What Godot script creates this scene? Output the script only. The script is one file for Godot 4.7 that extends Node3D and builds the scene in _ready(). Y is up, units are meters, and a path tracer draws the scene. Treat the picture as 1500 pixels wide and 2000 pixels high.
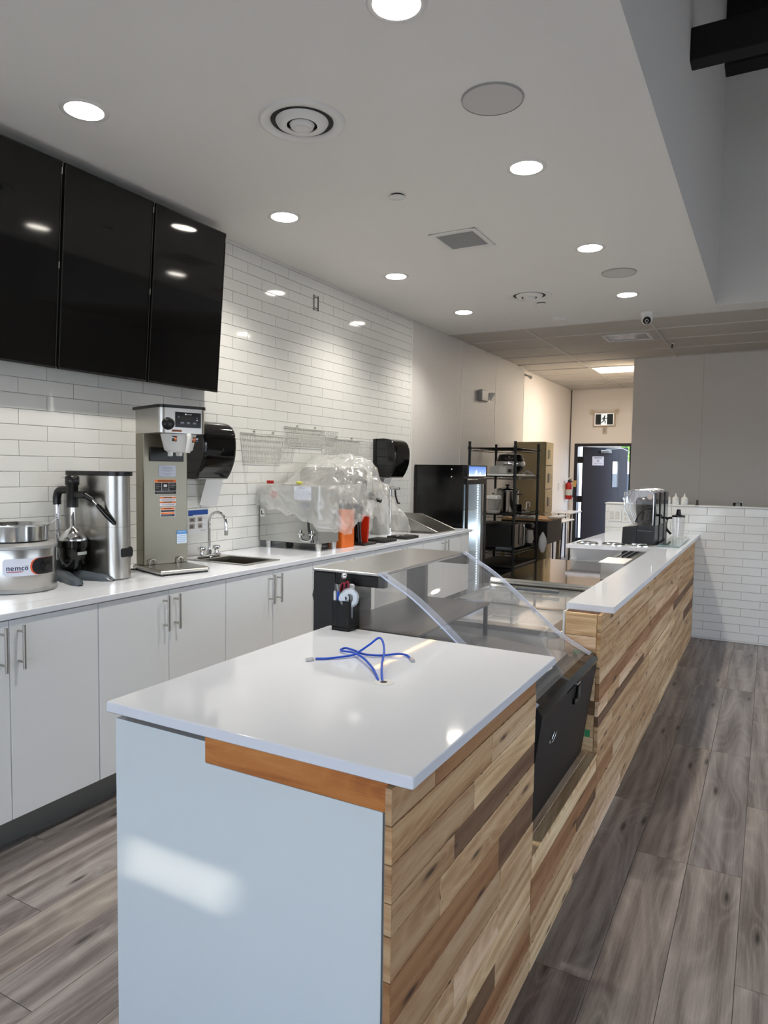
extends Node3D
# A cafe service counter seen from behind its front island. Camera at the origin of x/z, eye height 1.44 m, y up, metres.

const XL := -3.0       # tiled wall plane
const YC := 2.853      # plaster ceiling
const CT := 0.914      # worktop height
const ZP := -6.66      # tiled half wall
const ZB := -9.235     # rear partition
const ZF := -12.25     # far wall with the exit door

var taken := {}
var mats := {}
var rng := RandomNumberGenerator.new()

# ---------------------------------------------------------------- mesh builder
class MB:
	var v := PackedVector3Array()
	var n := PackedVector3Array()
	var uv := PackedVector2Array()
	var xf := Transform3D()
	var uo := Vector2.ZERO
	var us := Vector2.ONE

	func t(a: Vector3, b: Vector3, c: Vector3, na: Vector3, nb: Vector3, nc: Vector3, ua := Vector2.ZERO, ub := Vector2.ZERO, uc := Vector2.ZERO) -> void:
		if (b - a).cross(c - a).dot(na + nb + nc) > 0.0:
			var q := b; b = c; c = q
			q = nb; nb = nc; nc = q
			var w := ub; ub = uc; uc = w
		for p in [a, b, c]:
			v.append(xf * p)
		for p in [na, nb, nc]:
			n.append((xf.basis * p).normalized())
		uv.append_array(PackedVector2Array([ua, ub, uc]))

	func fu(p: Vector3, m: Vector3) -> Vector2:
		var a := m.abs()
		var r := Vector2(p.x, p.y)
		if a.x >= a.y and a.x >= a.z: r = Vector2(p.z, p.y)
		elif a.y >= a.z: r = Vector2(p.z, p.x)
		return r * us + uo

	func quad(a: Vector3, b: Vector3, c: Vector3, d: Vector3, m := Vector3.ZERO, flip := false) -> void:
		if m == Vector3.ZERO:
			m = (b - a).cross(c - a).normalized()
			if m == Vector3.ZERO: m = (c - a).cross(d - a).normalized()
			if flip: m = -m
		t(a, b, c, m, m, m, fu(a, m), fu(b, m), fu(c, m))
		t(a, c, d, m, m, m, fu(a, m), fu(c, m), fu(d, m))

	func quadn(a: Vector3, b: Vector3, c: Vector3, d: Vector3, na: Vector3, nb: Vector3, nc: Vector3, nd: Vector3) -> void:
		var m := (na + nb + nc + nd).normalized()
		t(a, b, c, na, nb, nc, fu(a, m), fu(b, m), fu(c, m))
		t(a, c, d, na, nc, nd, fu(a, m), fu(c, m), fu(d, m))

	# box centred on c, size s, edges rounded by b
	func box(c: Vector3, s: Vector3, b := 0.0) -> void:
		var h := s * 0.5
		b = minf(b, minf(h.x, minf(h.y, h.z)) * 0.9)
		for ax in 3:
			var u := (ax + 1) % 3
			var w := (ax + 2) % 3
			var eu := Vector3.ZERO; eu[u] = 1.0
			var ew := Vector3.ZERO; ew[w] = 1.0
			var ea := Vector3.ZERO; ea[ax] = 1.0
			for sg: float in [-1.0, 1.0]:
				var o := c + ea * sg * h[ax]
				var fu_ := eu * (h[u] - b)
				var fw := ew * (h[w] - b)
				quad(o - fu_ - fw, o + fu_ - fw, o + fu_ + fw, o - fu_ + fw, ea * sg)
			if b > 0.0:
				for su: float in [-1.0, 1.0]:
					for sw: float in [-1.0, 1.0]:
						var p0: Vector3 = c + eu * su * h[u] + ew * sw * (h[w] - b)
						var p1: Vector3 = c + eu * su * (h[u] - b) + ew * sw * h[w]
						var l := ea * (h[ax] - b)
						quadn(p0 - l, p0 + l, p1 + l, p1 - l, eu * su, eu * su, ew * sw, ew * sw)
		if b > 0.0:
			for sx: float in [-1.0, 1.0]:
				for sy: float in [-1.0, 1.0]:
					for sz: float in [-1.0, 1.0]:
						var g := Vector3(sx, sy, sz)
						var k := h - Vector3.ONE * b
						t(c + g * Vector3(h.x, k.y, k.z), c + g * Vector3(k.x, h.y, k.z), c + g * Vector3(k.x, k.y, h.z), Vector3(sx, 0, 0), Vector3(0, sy, 0), Vector3(0, 0, sz))

	func bx(x0: float, x1: float, y0: float, y1: float, z0: float, z1: float, b := 0.0) -> void:
		box(Vector3(x0 + x1, y0 + y1, z0 + z1) * 0.5, Vector3(absf(x1 - x0), absf(y1 - y0), absf(z1 - z0)), b)

	# profile of (radius, height) turned round the y axis
	func lathe(o: Vector3, prof: Array, seg := 24, squash := 1.0) -> void:
		var sn := []
		for i in prof.size() - 1:
			var e: Vector2 = prof[i + 1] - prof[i]
			sn.append(Vector2(e.y, -e.x).normalized())
		for i in prof.size() - 1:
			var a: Vector2 = prof[i]
			var b: Vector2 = prof[i + 1]
			if a.is_equal_approx(b): continue
			var na: Vector2 = sn[i]
			var nb: Vector2 = sn[i]
			if i > 0 and sn[i - 1].dot(sn[i]) > 0.6: na = (sn[i - 1] + sn[i]).normalized()
			if i < sn.size() - 1 and sn[i + 1].dot(sn[i]) > 0.6: nb = (sn[i + 1] + sn[i]).normalized()
			for k in seg:
				var c0 := TAU * k / seg
				var c1 := TAU * (k + 1) / seg
				var d0 := Vector3(cos(c0), 0, sin(c0) * squash)
				var d1 := Vector3(cos(c1), 0, sin(c1) * squash)
				var m0 := Vector3(cos(c0), 0, sin(c0) / squash)
				var m1 := Vector3(cos(c1), 0, sin(c1) / squash)
				var up := Vector3.UP
				var p := [o + d0 * a.x + up * a.y, o + d1 * a.x + up * a.y, o + d1 * b.x + up * b.y, o + d0 * b.x + up * b.y]
				var q := [m0 * na.x + up * na.y, m1 * na.x + up * na.y, m1 * nb.x + up * nb.y, m0 * nb.x + up * nb.y]
				var w := [Vector2(float(k) / seg, a.y), Vector2(float(k + 1) / seg, a.y), Vector2(float(k + 1) / seg, b.y), Vector2(float(k) / seg, b.y)]
				if b.x > 1e-6: t(p[0], p[2], p[3], q[0], q[2], q[3], w[0], w[2], w[3])
				if a.x > 1e-6: t(p[0], p[1], p[2], q[0], q[1], q[2], w[0], w[1], w[2])

	# round bar along a path; r may be one radius or one per point
	func tube(pts: Array, r, seg := 8, closed := false) -> void:
		var m := pts.size()
		var side := Vector3.ZERO
		var rings := []
		for i in m:
			var d: Vector3
			if closed: d = pts[(i + 1) % m] - pts[(i - 1 + m) % m]
			else: d = pts[mini(i + 1, m - 1)] - pts[maxi(i - 1, 0)]
			d = d.normalized()
			if i == 0:
				side = d.cross(Vector3.UP)
				if side.length() < 0.1: side = d.cross(Vector3.RIGHT)
			side = (side - d * side.dot(d)).normalized()
			var other := d.cross(side)
			var rr: float = r[i] if r is Array else r
			var ring := []
			for k in seg:
				var a := TAU * k / seg
				var nn: Vector3 = side * cos(a) + other * sin(a)
				ring.append([pts[i] + nn * rr, nn])
			rings.append(ring)
		var last := m if closed else m - 1
		for i in last:
			var A: Array = rings[i]
			var B: Array = rings[(i + 1) % m]
			for k in seg:
				var l := (k + 1) % seg
				quadn(A[k][0], A[l][0], B[l][0], B[k][0], A[k][1], A[l][1], B[l][1], B[k][1])
		if not closed:
			for e in [0, m - 1]:
				var dd: Vector3 = (pts[0] - pts[1]).normalized() if e == 0 else (pts[m - 1] - pts[m - 2]).normalized()
				var R: Array = rings[e]
				for k in range(1, seg - 1):
					t(R[0][0], R[k][0], R[k + 1][0], dd, dd, dd)

	# polygon in x/y, extruded from z0 to z1
	func prism(poly: PackedVector2Array, z0: float, z1: float, smooth := false) -> void:
		if Geometry2D.is_polygon_clockwise(poly): poly.reverse()
		var m := poly.size()
		var en := []
		for i in m:
			var e := poly[(i + 1) % m] - poly[i]
			en.append(Vector2(e.y, -e.x).normalized())
		for i in m:
			var j := (i + 1) % m
			var na: Vector2 = en[i]
			var nb: Vector2 = en[i]
			if smooth:
				if en[(i - 1 + m) % m].dot(en[i]) > 0.7: na = (en[(i - 1 + m) % m] + en[i]).normalized()
				if en[j].dot(en[i]) > 0.7: nb = (en[j] + en[i]).normalized()
			var A := Vector3(na.x, na.y, 0)
			var B := Vector3(nb.x, nb.y, 0)
			quadn(Vector3(poly[i].x, poly[i].y, z0), Vector3(poly[j].x, poly[j].y, z0), Vector3(poly[j].x, poly[j].y, z1), Vector3(poly[i].x, poly[i].y, z1), A, B, B, A)
		var tri := Geometry2D.triangulate_polygon(poly)
		for zz in [[z0, Vector3(0, 0, -1 if z0 < z1 else 1)], [z1, Vector3(0, 0, 1 if z0 < z1 else -1)]]:
			for i in range(0, tri.size(), 3):
				var p := []
				for k in 3: p.append(Vector3(poly[tri[i + k]].x, poly[tri[i + k]].y, zz[0]))
				var q: Vector3 = zz[1]
				t(p[0], p[1], p[2], q, q, q, fu(p[0], q), fu(p[1], q), fu(p[2], q))

	# thin printed sheet: centre, right and up directions, picture on its face
	func sheet(c: Vector3, r: Vector3, u: Vector3, w: float, h: float, th := 0.001) -> void:
		var m := r.cross(u).normalized()
		var a := c - r * w * 0.5 - u * h * 0.5
		var b := c + r * w * 0.5 - u * h * 0.5
		var d := c + r * w * 0.5 + u * h * 0.5
		var e := c - r * w * 0.5 + u * h * 0.5
		var f := m * th * 0.5
		t(a + f, b + f, d + f, m, m, m, Vector2(0, 1), Vector2(1, 1), Vector2(1, 0))
		t(a + f, d + f, e + f, m, m, m, Vector2(0, 1), Vector2(1, 0), Vector2(0, 0))
		var z := Vector2(0.01, 0.01)
		for q in [[a, b, d, e, -m, -f, -f], [a, b, b, a, -u, f, -f], [e, d, d, e, u, f, -f], [a, e, e, a, -r, f, -f], [b, d, d, b, r, f, -f]]:
			var g: Vector3 = q[4]
			t(q[0] + q[5], q[1] + q[5], q[2] + q[6], g, g, g, z, z, z)
			t(q[0] + q[5], q[2] + q[6], q[3] + q[6], g, g, g, z, z, z)

	# grid of points (Array of rows) as one smooth skin
	func skin(rows: Array, wrap := false) -> void:
		var h := rows.size()
		var w: int = rows[0].size()
		var nn := []
		for i in h:
			var line := []
			for j in w:
				var du: Vector3 = rows[i][(j + 1) % w if wrap else mini(j + 1, w - 1)] - rows[i][(j - 1 + w) % w if wrap else maxi(j - 1, 0)]
				var dv: Vector3 = rows[mini(i + 1, h - 1)][j] - rows[maxi(i - 1, 0)][j]
				var c := du.cross(dv)
				line.append(c.normalized() if c.length() > 1e-12 else Vector3.UP)
			nn.append(line)
		for i in h - 1:
			for j in (w if wrap else w - 1):
				var k := (j + 1) % w
				quadn(rows[i][j], rows[i][k], rows[i + 1][k], rows[i + 1][j], nn[i][j], nn[i][k], nn[i + 1][k], nn[i + 1][j])

	func mesh() -> ArrayMesh:
		var arr := []
		arr.resize(Mesh.ARRAY_MAX)
		arr[Mesh.ARRAY_VERTEX] = v
		arr[Mesh.ARRAY_NORMAL] = n
		arr[Mesh.ARRAY_TEX_UV] = uv
		var m := ArrayMesh.new()
		m.add_surface_from_arrays(Mesh.PRIMITIVE_TRIANGLES, arr)
		return m

func rrect(w: float, h: float, r: float, k := 5) -> PackedVector2Array:
	var p := PackedVector2Array()
	for c in [[w / 2 - r, h / 2 - r, 0.0], [-w / 2 + r, h / 2 - r, PI / 2], [-w / 2 + r, -h / 2 + r, PI], [w / 2 - r, -h / 2 + r, PI * 1.5]]:
		for i in k + 1:
			var a: float = c[2] + PI / 2 * i / k
			p.append(Vector2(c[0] + cos(a) * r, c[1] + sin(a) * r))
	return p

func circ(r: float, k := 20, o := Vector2.ZERO) -> PackedVector2Array:
	var p := PackedVector2Array()
	for i in k: p.append(o + Vector2(cos(TAU * i / k), sin(TAU * i / k)) * r)
	return p

# smooth path through control points
func bend(pts: Array, per := 6) -> Array:
	var out := []
	for i in pts.size() - 1:
		var a: Vector3 = pts[maxi(i - 1, 0)]
		var b: Vector3 = pts[i]
		var c: Vector3 = pts[i + 1]
		var d: Vector3 = pts[mini(i + 2, pts.size() - 1)]
		for k in per: out.append(b.cubic_interpolate(c, a, d, float(k) / per))
	out.append(pts[-1])
	return out

# ---------------------------------------------------------------- naming and tagging
func numbered(called: String) -> String:
	var k: int = taken.get(called, 0)
	taken[called] = k + 1
	return called if k == 0 else "%s_%03d" % [called, k]

func tag(o: Node, label: String, category: String, group := "") -> Node:
	o.set_meta("label", label)
	o.set_meta("category", category)
	if group: o.set_meta("group", group)
	return o

func thing(called: String, label: String, category: String, at := Vector3.ZERO, turn := 0.0, group := "") -> Node3D:
	var o := Node3D.new()
	o.name = numbered(called)
	add_child(o)
	o.position = at
	o.rotation.y = turn
	tag(o, label, category, group)
	return o

func obj(called: String, mb, m: Material, parent: Node = self) -> MeshInstance3D:
	var o := MeshInstance3D.new()
	o.mesh = mb.mesh() if mb is MB else mb
	o.material_override = m
	if parent == self:
		o.name = numbered(called)
		add_child(o)
	else:
		var k := 0
		var nm := called
		var key := str(parent.get_instance_id()) + called
		k = taken.get(key, 0)
		taken[key] = k + 1
		if k > 0: nm = "%s_%03d" % [called, k]
		o.name = nm
		parent.add_child(o, true)
	return o

func struct(called: String, mb, m: Material, parent: Node = self) -> MeshInstance3D:
	var o := obj(called, mb, m, parent)
	if parent == self: o.set_meta("kind", "structure")
	return o

func dup(o: Node3D, at: Vector3, turn: float, label: String, group := "") -> Node3D:
	var r: Node3D = o.duplicate()
	r.name = numbered(String(o.name).rstrip("0123456789").trim_suffix("_"))
	add_child(r)
	r.position = at
	r.rotation.y = turn
	r.set_meta("label", label)
	if group: r.set_meta("group", group)
	return r

func one(c: Array, b := 0.0) -> MB:
	var m := MB.new()
	m.bx(c[0], c[1], c[2], c[3], c[4], c[5], b)
	return m

# ---------------------------------------------------------------- materials
func mt(key: String, c: Color, rough := 0.5, metal := 0.0, spec := 0.5) -> StandardMaterial3D:
	if mats.has(key): return mats[key]
	var m := StandardMaterial3D.new()
	m.resource_name = key
	m.albedo_color = c
	m.roughness = rough
	m.metallic = metal
	m.metallic_specular = spec
	mats[key] = m
	return m

func clear(key: String, c: Color, alpha: float, rough := 0.03) -> StandardMaterial3D:
	var m := mt(key, Color(c.r, c.g, c.b, alpha), rough)
	m.transparency = BaseMaterial3D.TRANSPARENCY_ALPHA
	m.cull_mode = BaseMaterial3D.CULL_DISABLED
	return m

func glow(key: String, c: Color, e: float) -> StandardMaterial3D:
	var m := mt(key, Color(0.9, 0.9, 0.9), 0.5)
	m.emission_enabled = true
	m.emission = c
	m.emission_energy_multiplier = e
	return m

func pic(key: String, img: Image, rough := 0.4, emit := 0.0) -> StandardMaterial3D:
	var m := mt(key, Color.WHITE, rough)
	var tx := ImageTexture.create_from_image(img)
	m.albedo_texture = tx
	m.texture_repeat = false
	if emit > 0.0:
		m.emission_enabled = true
		m.emission_texture = tx
		m.emission_operator = BaseMaterial3D.EMISSION_OP_MULTIPLY
		m.emission = Color.WHITE
		m.emission_energy_multiplier = emit
	return m

# small printed sticker: background and a list of [x, y, w, h, colour] in pixels
func print_img(w: int, h: int, bg: Color, rects: Array) -> Image:
	var im := Image.create(w, h, false, Image.FORMAT_RGB8)
	im.fill(bg)
	for r in rects: im.fill_rect(Rect2i(r[0], r[1], r[2], r[3]), r[4])
	return im

func wood_image(w: int, h: int, sd: int, base: Color, dark: Color, light: Color, rings: float, knots: int, contrast: float) -> Image:
	var a := FastNoiseLite.new(); a.seed = sd; a.frequency = 1.0; a.noise_type = FastNoiseLite.TYPE_SIMPLEX_SMOOTH; a.fractal_type = FastNoiseLite.FRACTAL_NONE
	var r := RandomNumberGenerator.new(); r.seed = sd
	var ks := []
	for i in knots: ks.append([Vector2(r.randf(), r.randf()), r.randf_range(0.5, 1.0)])
	var im := Image.create(w, h, false, Image.FORMAT_RGB8)
	for y in h:
		var v := float(y) / h
		for x in w:
			var u := float(x) / w
			var kn := 0.0
			var push := 0.0
			for k in ks:
				var du: float = (u - k[0].x) * 16.0
				var dv: float = (v - k[0].y) * 11.0
				var d2: float = (du * du + dv * dv * 4.0) / k[1]
				if d2 < 6.0:
					push += exp(-d2 * 1.2) * 2.2
					kn += exp(-d2 * 14.0)
			var f: float = v * rings + a.get_noise_2d(u * 3.0, v * 5.0) * 2.3 + push
			var ring: float = absf(fposmod(f, 1.0) * 2.0 - 1.0)
			ring = ring * ring
			var streak: float = a.get_noise_2d(u * 9.0, v * 130.0 + 40.0)
			var tone: float = a.get_noise_2d(u * 2.6 + 7.0, v * 13.0 + 90.0)
			var fine: float = a.get_noise_2d(u * 60.0, v * 320.0 + 300.0)
			var s: float = clampf(0.5 + contrast * (0.42 * tone + 0.22 * (ring - 0.4) + 0.15 * streak + 0.10 * fine), 0.0, 1.0)
			var c: Color = dark.lerp(base, s * 2.0) if s < 0.5 else base.lerp(light, s * 2.0 - 1.0)
			c = c.lerp(dark * 0.45, clampf(kn, 0.0, 0.9))
			im.set_pixel(x, y, c)
	return im

func wood_mats(key: String, im: Image, tints: Array, scale: Vector2, rough: float, relief := 0.0) -> Array:
	var tx := ImageTexture.create_from_image(im)
	var out := []
	for i in tints.size():
		var m := mt("%s_%d" % [key, i], tints[i], rough)
		m.albedo_texture = tx
		m.uv1_scale = Vector3(scale.x, scale.y, 1)
		if relief > 0.0:
			m.heightmap_enabled = true
			m.heightmap_texture = tx
			m.heightmap_scale = relief
		out.append(m)
	return out

# ---------------------------------------------------------------- the scene
func _ready() -> void:
	rng.seed = 7
	camera_and_light()
	materials()
	shell()
	floor_planks()
	wall_tiles()
	ceiling_things()
	back_counter()
	screens()
	back_counter_appliances()
	espresso_corner()
	wall_things()
	fridge_and_rack()
	corridor_things()
	outside()
	island()
	display_case()
	service_counter()
	counter_equipment()
	island_things()

func camera_and_light() -> void:
	var cam := Camera3D.new()
	cam.name = "camera"
	cam.position = Vector3(0, 1.44, 0)
	cam.basis = Basis.from_euler(Vector3(deg_to_rad(-3.43327), deg_to_rad(28.7634), deg_to_rad(0.75074)))
	cam.fov = rad_to_deg(2.0 * atan(1000.0 / 1368.72))
	cam.near = 0.05
	cam.far = 200.0
	add_child(cam)
	cam.current = true
	var sky_m := ProceduralSkyMaterial.new()
	sky_m.sky_top_color = Color(0.74, 0.83, 0.96)
	sky_m.sky_horizon_color = Color(0.90, 0.94, 0.98)
	sky_m.ground_bottom_color = Color(0.45, 0.45, 0.44)
	sky_m.ground_horizon_color = Color(0.70, 0.72, 0.74)
	var sky := Sky.new()
	sky.sky_material = sky_m
	var e := Environment.new()
	e.background_mode = Environment.BG_SKY
	e.sky = sky
	e.background_energy_multiplier = 6.0
	e.tonemap_mode = Environment.TONE_MAPPER_LINEAR
	e.tonemap_exposure = 1.32
	e.sdfgi_enabled = true
	e.ssao_enabled = true
	e.ssil_enabled = true
	var we := WorldEnvironment.new()
	we.name = "world_environment"
	we.environment = e
	add_child(we)
	var sun := DirectionalLight3D.new()
	sun.name = "sun"
	sun.light_color = Color(1.0, 0.95, 0.86)
	sun.light_energy = 2.6
	sun.light_angular_distance = 0.6
	sun.shadow_enabled = true
	# afternoon sun over the street front; it reaches the island only through the small clerestory
	sun.basis = Basis.looking_at(Vector3(-0.5, -0.6, -0.62).normalized())
	add_child(sun)

const LED_COLOR := Color(1.0, 0.975, 0.93)
const LED_ENERGY := 1.22

func lamp_area(at: Vector3, w: float, h: float, e: float, c: Color, parent: Node = self) -> void:
	var l := AreaLight3D.new()
	l.name = "lamp_light"
	l.area_size = Vector2(w, h)
	l.area_normalize_energy = true
	l.light_energy = e
	l.light_color = c
	l.shadow_enabled = true
	l.area_range = 30.0
	l.area_attenuation = 2.0
	parent.add_child(l, true)
	l.position = at
	l.rotation = Vector3(-PI / 2, 0, 0)

func materials() -> void:
	mt("plaster", Color(0.91, 0.905, 0.89), 0.9)
	mt("plaster_rear", Color(0.90, 0.875, 0.845), 0.85)
	mt("beige", Color(0.92, 0.895, 0.87), 0.7)
	mt("grout", Color(0.82, 0.82, 0.80), 0.8)
	mt("black_paint", Color(0.035, 0.034, 0.036), 0.8)
	mt("tile", Color(0.88, 0.88, 0.865), 0.07)
	mt("quartz", Color(0.885, 0.90, 0.93), 0.065)
	mt("cabinet", Color(0.925, 0.94, 0.95), 0.38)
	mt("white_panel", Color(0.84, 0.87, 0.88), 0.22)
	mt("toekick", Color(0.50, 0.51, 0.50), 0.4, 0.3)
	mt("steel", Color(0.74, 0.73, 0.71), 0.28, 1.0)
	mt("steel_bright", Color(0.82, 0.82, 0.81), 0.12, 1.0)
	mt("steel_dull", Color(0.60, 0.585, 0.55), 0.34, 1.0)
	mt("chrome", Color(0.88, 0.88, 0.88), 0.05, 1.0)
	mt("black_gloss", Color(0.012, 0.012, 0.014), 0.06)
	mt("black", Color(0.03, 0.03, 0.033), 0.35)
	mt("black_matt", Color(0.05, 0.05, 0.053), 0.65)
	mt("charcoal", Color(0.14, 0.145, 0.145), 0.45)
	mt("white_plastic", Color(0.88, 0.88, 0.87), 0.35)
	mt("grey_plastic", Color(0.62, 0.62, 0.61), 0.4)
	mt("grey_enamel", Color(0.33, 0.36, 0.39), 0.15)
	mt("frp", Color(0.83, 0.82, 0.805), 0.25)
	mt("orange", Color(0.87, 0.42, 0.10), 0.4)
	mt("red", Color(0.65, 0.05, 0.06), 0.35)
	mt("blue_cable", Color(0.06, 0.30, 0.75), 0.4)
	mt("green", Color(0.05, 0.55, 0.38), 0.35)
	mt("locker", Color(0.60, 0.54, 0.40), 0.45)
	mt("rack_green", Color(0.035, 0.06, 0.055), 0.4, 0.3)
	mt("door_paint", Color(0.16, 0.155, 0.19), 0.45)
	mt("paper", Color(0.90, 0.90, 0.90), 0.8)
	mt("wire", Color(0.78, 0.78, 0.76), 0.35, 0.3)
	clear("glass", Color(1, 1, 1), 0.04, 0.02)
	clear("acrylic", Color(0.92, 0.95, 1.0), 0.07, 0.04)
	clear("film", Color(0.95, 0.95, 0.94), 0.28, 0.13)
	clear("smoke", Color(0.25, 0.25, 0.27), 0.55, 0.08)
	var nz := FastNoiseLite.new(); nz.seed = 3; nz.frequency = 0.06
	var nt := NoiseTexture2D.new(); nt.width = 256; nt.height = 256; nt.seamless = true; nt.noise = nz
	var f := mt("frp", Color.WHITE)
	f.heightmap_enabled = true; f.heightmap_texture = nt; f.heightmap_scale = 0.25
	f.uv1_triplanar = true; f.uv1_world_triplanar = true; f.uv1_scale = Vector3(6, 6, 6)
	var im := wood_image(1024, 512, 11, Color(0.555, 0.525, 0.51), Color(0.40, 0.365, 0.35), Color(0.67, 0.64, 0.62), 8.0, 8, 1.0)
	mats["vinyl"] = wood_mats("vinyl", im, [Color(1, 1, 1), Color(0.95, 0.95, 0.96), Color(1.04, 1.03, 1.02), Color(0.99, 0.965, 0.945), Color(1.01, 1.0, 0.98)], Vector2(1 / 2.44, 1 / 0.72), 0.38, 0.04)
	var pi := wood_image(1024, 512, 29, Color(0.83, 0.695, 0.53), Color(0.65, 0.49, 0.335), Color(0.90, 0.81, 0.68), 5.0, 26, 0.85)
	mats["board"] = wood_mats("board", pi, [Color(0.96, 0.94, 0.92), Color(1.06, 1.07, 1.06), Color(0.86, 0.82, 0.78), Color(0.56, 0.49, 0.44), Color(0.92, 0.88, 0.83), Color(1.06, 1.06, 1.10), Color(0.76, 0.65, 0.55)], Vector2(1 / 2.0, 1 / 0.55), 0.7, 0.08)

# ---------------------------------------------------------------- room shell
func shell() -> void:
	var M := mats
	var b := MB.new()
	b.bx(-3.3, 4.1, -0.12, -0.004, 3.5, -12.4)
	var fl := struct("floor", b, M.vinyl[1])
	fl.set_meta("label", "dark grey-brown vinyl plank floor")
	# left wall: base behind tiles and panels, rear part painted beige
	b = MB.new(); b.bx(-3.2, XL - 0.008, -0.1, 2.95, 3.5, -9.40)
	var wl := struct("wall_left", b, M.grout)
	for s in [[-5.975, -7.174], [-7.176, -8.276], [-8.278, -9.40]]:
		obj("wall_panel", one([XL - 0.008, XL - 0.001, 0, YC, s[0], s[1]], 0.001), M.frp, wl)
	for z in [-5.973, -7.175, -8.277, -9.405]:
		obj("panel_strip", one([XL - 0.008, XL + 0.002, 0, YC, z - 0.006, z + 0.006], 0.001), M.plaster, wl)
	struct("wall_left_rear", one([-3.2, -3.055, -0.1, 2.95, -9.40, -12.4]), M.beige)
	# ceilings
	b = MB.new(); b.bx(-3.2, -0.55, YC, YC + 0.1, 3.5, -6.65); b.bx(-3.2, 4.1, YC, YC + 0.1, -6.65, -6.815)
	struct("ceiling", b, M.plaster)
	struct("wall_bulkhead", one([-0.55, -0.451, YC, 5.7, 3.5, -6.65]), M.plaster)
	struct("wall_header", one([-0.451, 4.1, YC, 5.7, -6.573, -6.65]), M.plaster)
	struct("ceiling_black", one([-0.6, 4.1, 5.6, 5.75, 3.5, -6.7]), M.black_paint)
	b = MB.new()
	b.bx(4.0, 4.15, -0.1, 0.5, 3.5, -9.4); b.bx(4.0, 4.15, 1.9, 5.7, 3.5, -9.4)
	b.bx(4.0, 4.15, 0.5, 1.9, 3.5, -1.4); b.bx(4.0, 4.15, 0.5, 1.9, -6.2, -9.4)
	struct("wall_right", b, M.plaster)
	b = MB.new()
	for z in [-1.4, -3.0, -4.6, -6.14]: b.bx(4.04, 4.11, 0.5, 1.9, z, z - 0.06)
	b.bx(4.04, 4.11, 0.5, 0.56, -1.4, -6.2); b.bx(4.04, 4.11, 1.84, 1.9, -1.4, -6.2)
	struct("window_2", b, M.black)
	for z in [-1.4, -3.0, -4.6]: obj("pane", one([4.07, 4.076, 0.56, 1.84, z - 0.06, z - 1.6]), M.glass, get_node("window_2"))
	# drop ceiling
	struct("ceiling_rear", one([-3.2, 4.1, 2.875, 2.95, -6.815, -12.4]), M.plaster)
	var cr: Node = get_node("ceiling_rear")
	var xs := [-3.052, -2.19, -1.04, 0.11, 1.26, 2.41, 3.56, 4.0]
	var zs := [-6.83, -7.40, -7.985, -8.57, -9.155, -9.74, -10.325, -10.91, -11.495, -12.08, -12.24]
	for i in xs.size() - 1:
		for j in zs.size() - 1:
			if j >= 4 and i > 1: continue
			if (i == 1 and j == 1) or (i == 1 and j == 5): continue
			obj("ceiling_panel", one([xs[i] + 0.012, xs[i + 1] - 0.012, 2.86 + rng.randf() * 0.004, 2.875, zs[j] - 0.012, zs[j + 1] + 0.012], 0.002), mt("ceiling_tile", Color(0.78, 0.76, 0.73), 0.9), cr)
	b = MB.new()
	for x in xs: b.bx(x - 0.012, x + 0.012, 2.853, 2.866, -6.815, -12.25)
	for z in zs: b.bx(-3.055, 4.0, 2.8535, 2.866, z - 0.012, z + 0.012)
	b.bx(-3.055, 4.0, 2.848, 2.875, -6.812, -6.83)
	struct("ceiling_grid", b, mt("grid", Color(0.80, 0.79, 0.77), 0.5), cr)
	# rear partition, far wall with its door opening
	b = MB.new(); b.bx(-1.54, 4.1, -0.1, 2.90, ZB, ZB - 0.1); b.bx(-1.54, -1.44, -0.1, 2.90, ZB - 0.1, -12.4)
	var wb := struct("wall_back", b, M.plaster_rear)
	obj("joint_band", one([-0.746, -0.734, 0, 2.85, ZB + 0.0012, ZB], 0.0005), mt("filler", Color(0.86, 0.835, 0.80), 0.9), wb)
	b = MB.new(); b.bx(-3.2, -2.965, -0.1, 2.95, ZF, ZF - 0.15); b.bx(-2.045, -1.44, -0.1, 2.95, ZF, ZF - 0.15); b.bx(-2.965, -2.045, 1.935, 2.95, ZF, ZF - 0.15)
	struct("wall_far", b, M.beige)
	var d := struct("door_1", frame_mesh(), mt("frame_paint", Color(0.11, 0.10, 0.11), 0.4))
	door_leaf(d)
	# half wall
	b = MB.new(); b.bx(-1.32, 2.5, -0.1, 1.155, ZP - 0.008, ZP - 0.14)
	struct("wall_half", b, M.grout)
	struct("trim_1", one([-1.325, 2.5, 1.155, 1.167, ZP + 0.006, ZP - 0.145], 0.003), M.white_plastic)
	# street front behind the camera: big panes in a thin frame
	b = MB.new()
	b.bx(-3.2, -2.7, -0.1, 3.0, 3.4, 3.5); b.bx(3.6, 4.1, -0.1, 5.7, 3.4, 3.5); b.bx(-2.7, 3.6, -0.1, 0.60, 3.4, 3.5); b.bx(-2.7, 2.36, 2.15, 5.7, 3.4, 3.5); b.bx(2.75, 3.6, 2.15, 5.7, 3.4, 3.5); b.bx(2.36, 2.75, 2.15, 4.88, 3.4, 3.5); b.bx(2.36, 2.75, 4.995, 5.7, 3.4, 3.5)
	struct("wall_front", b, M.plaster)
	b = MB.new()
	for x in [-2.7, -1.15, 0.45, 2.0, 3.55]: b.bx(x, x + 0.06, 0.60, 2.15, 3.42, 3.48)
	b.bx(-2.7, 3.6, 0.60, 0.65, 3.42, 3.48); b.bx(-2.7, 3.6, 2.10, 2.15, 3.42, 3.48)
	struct("window_1", b, M.black)
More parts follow.
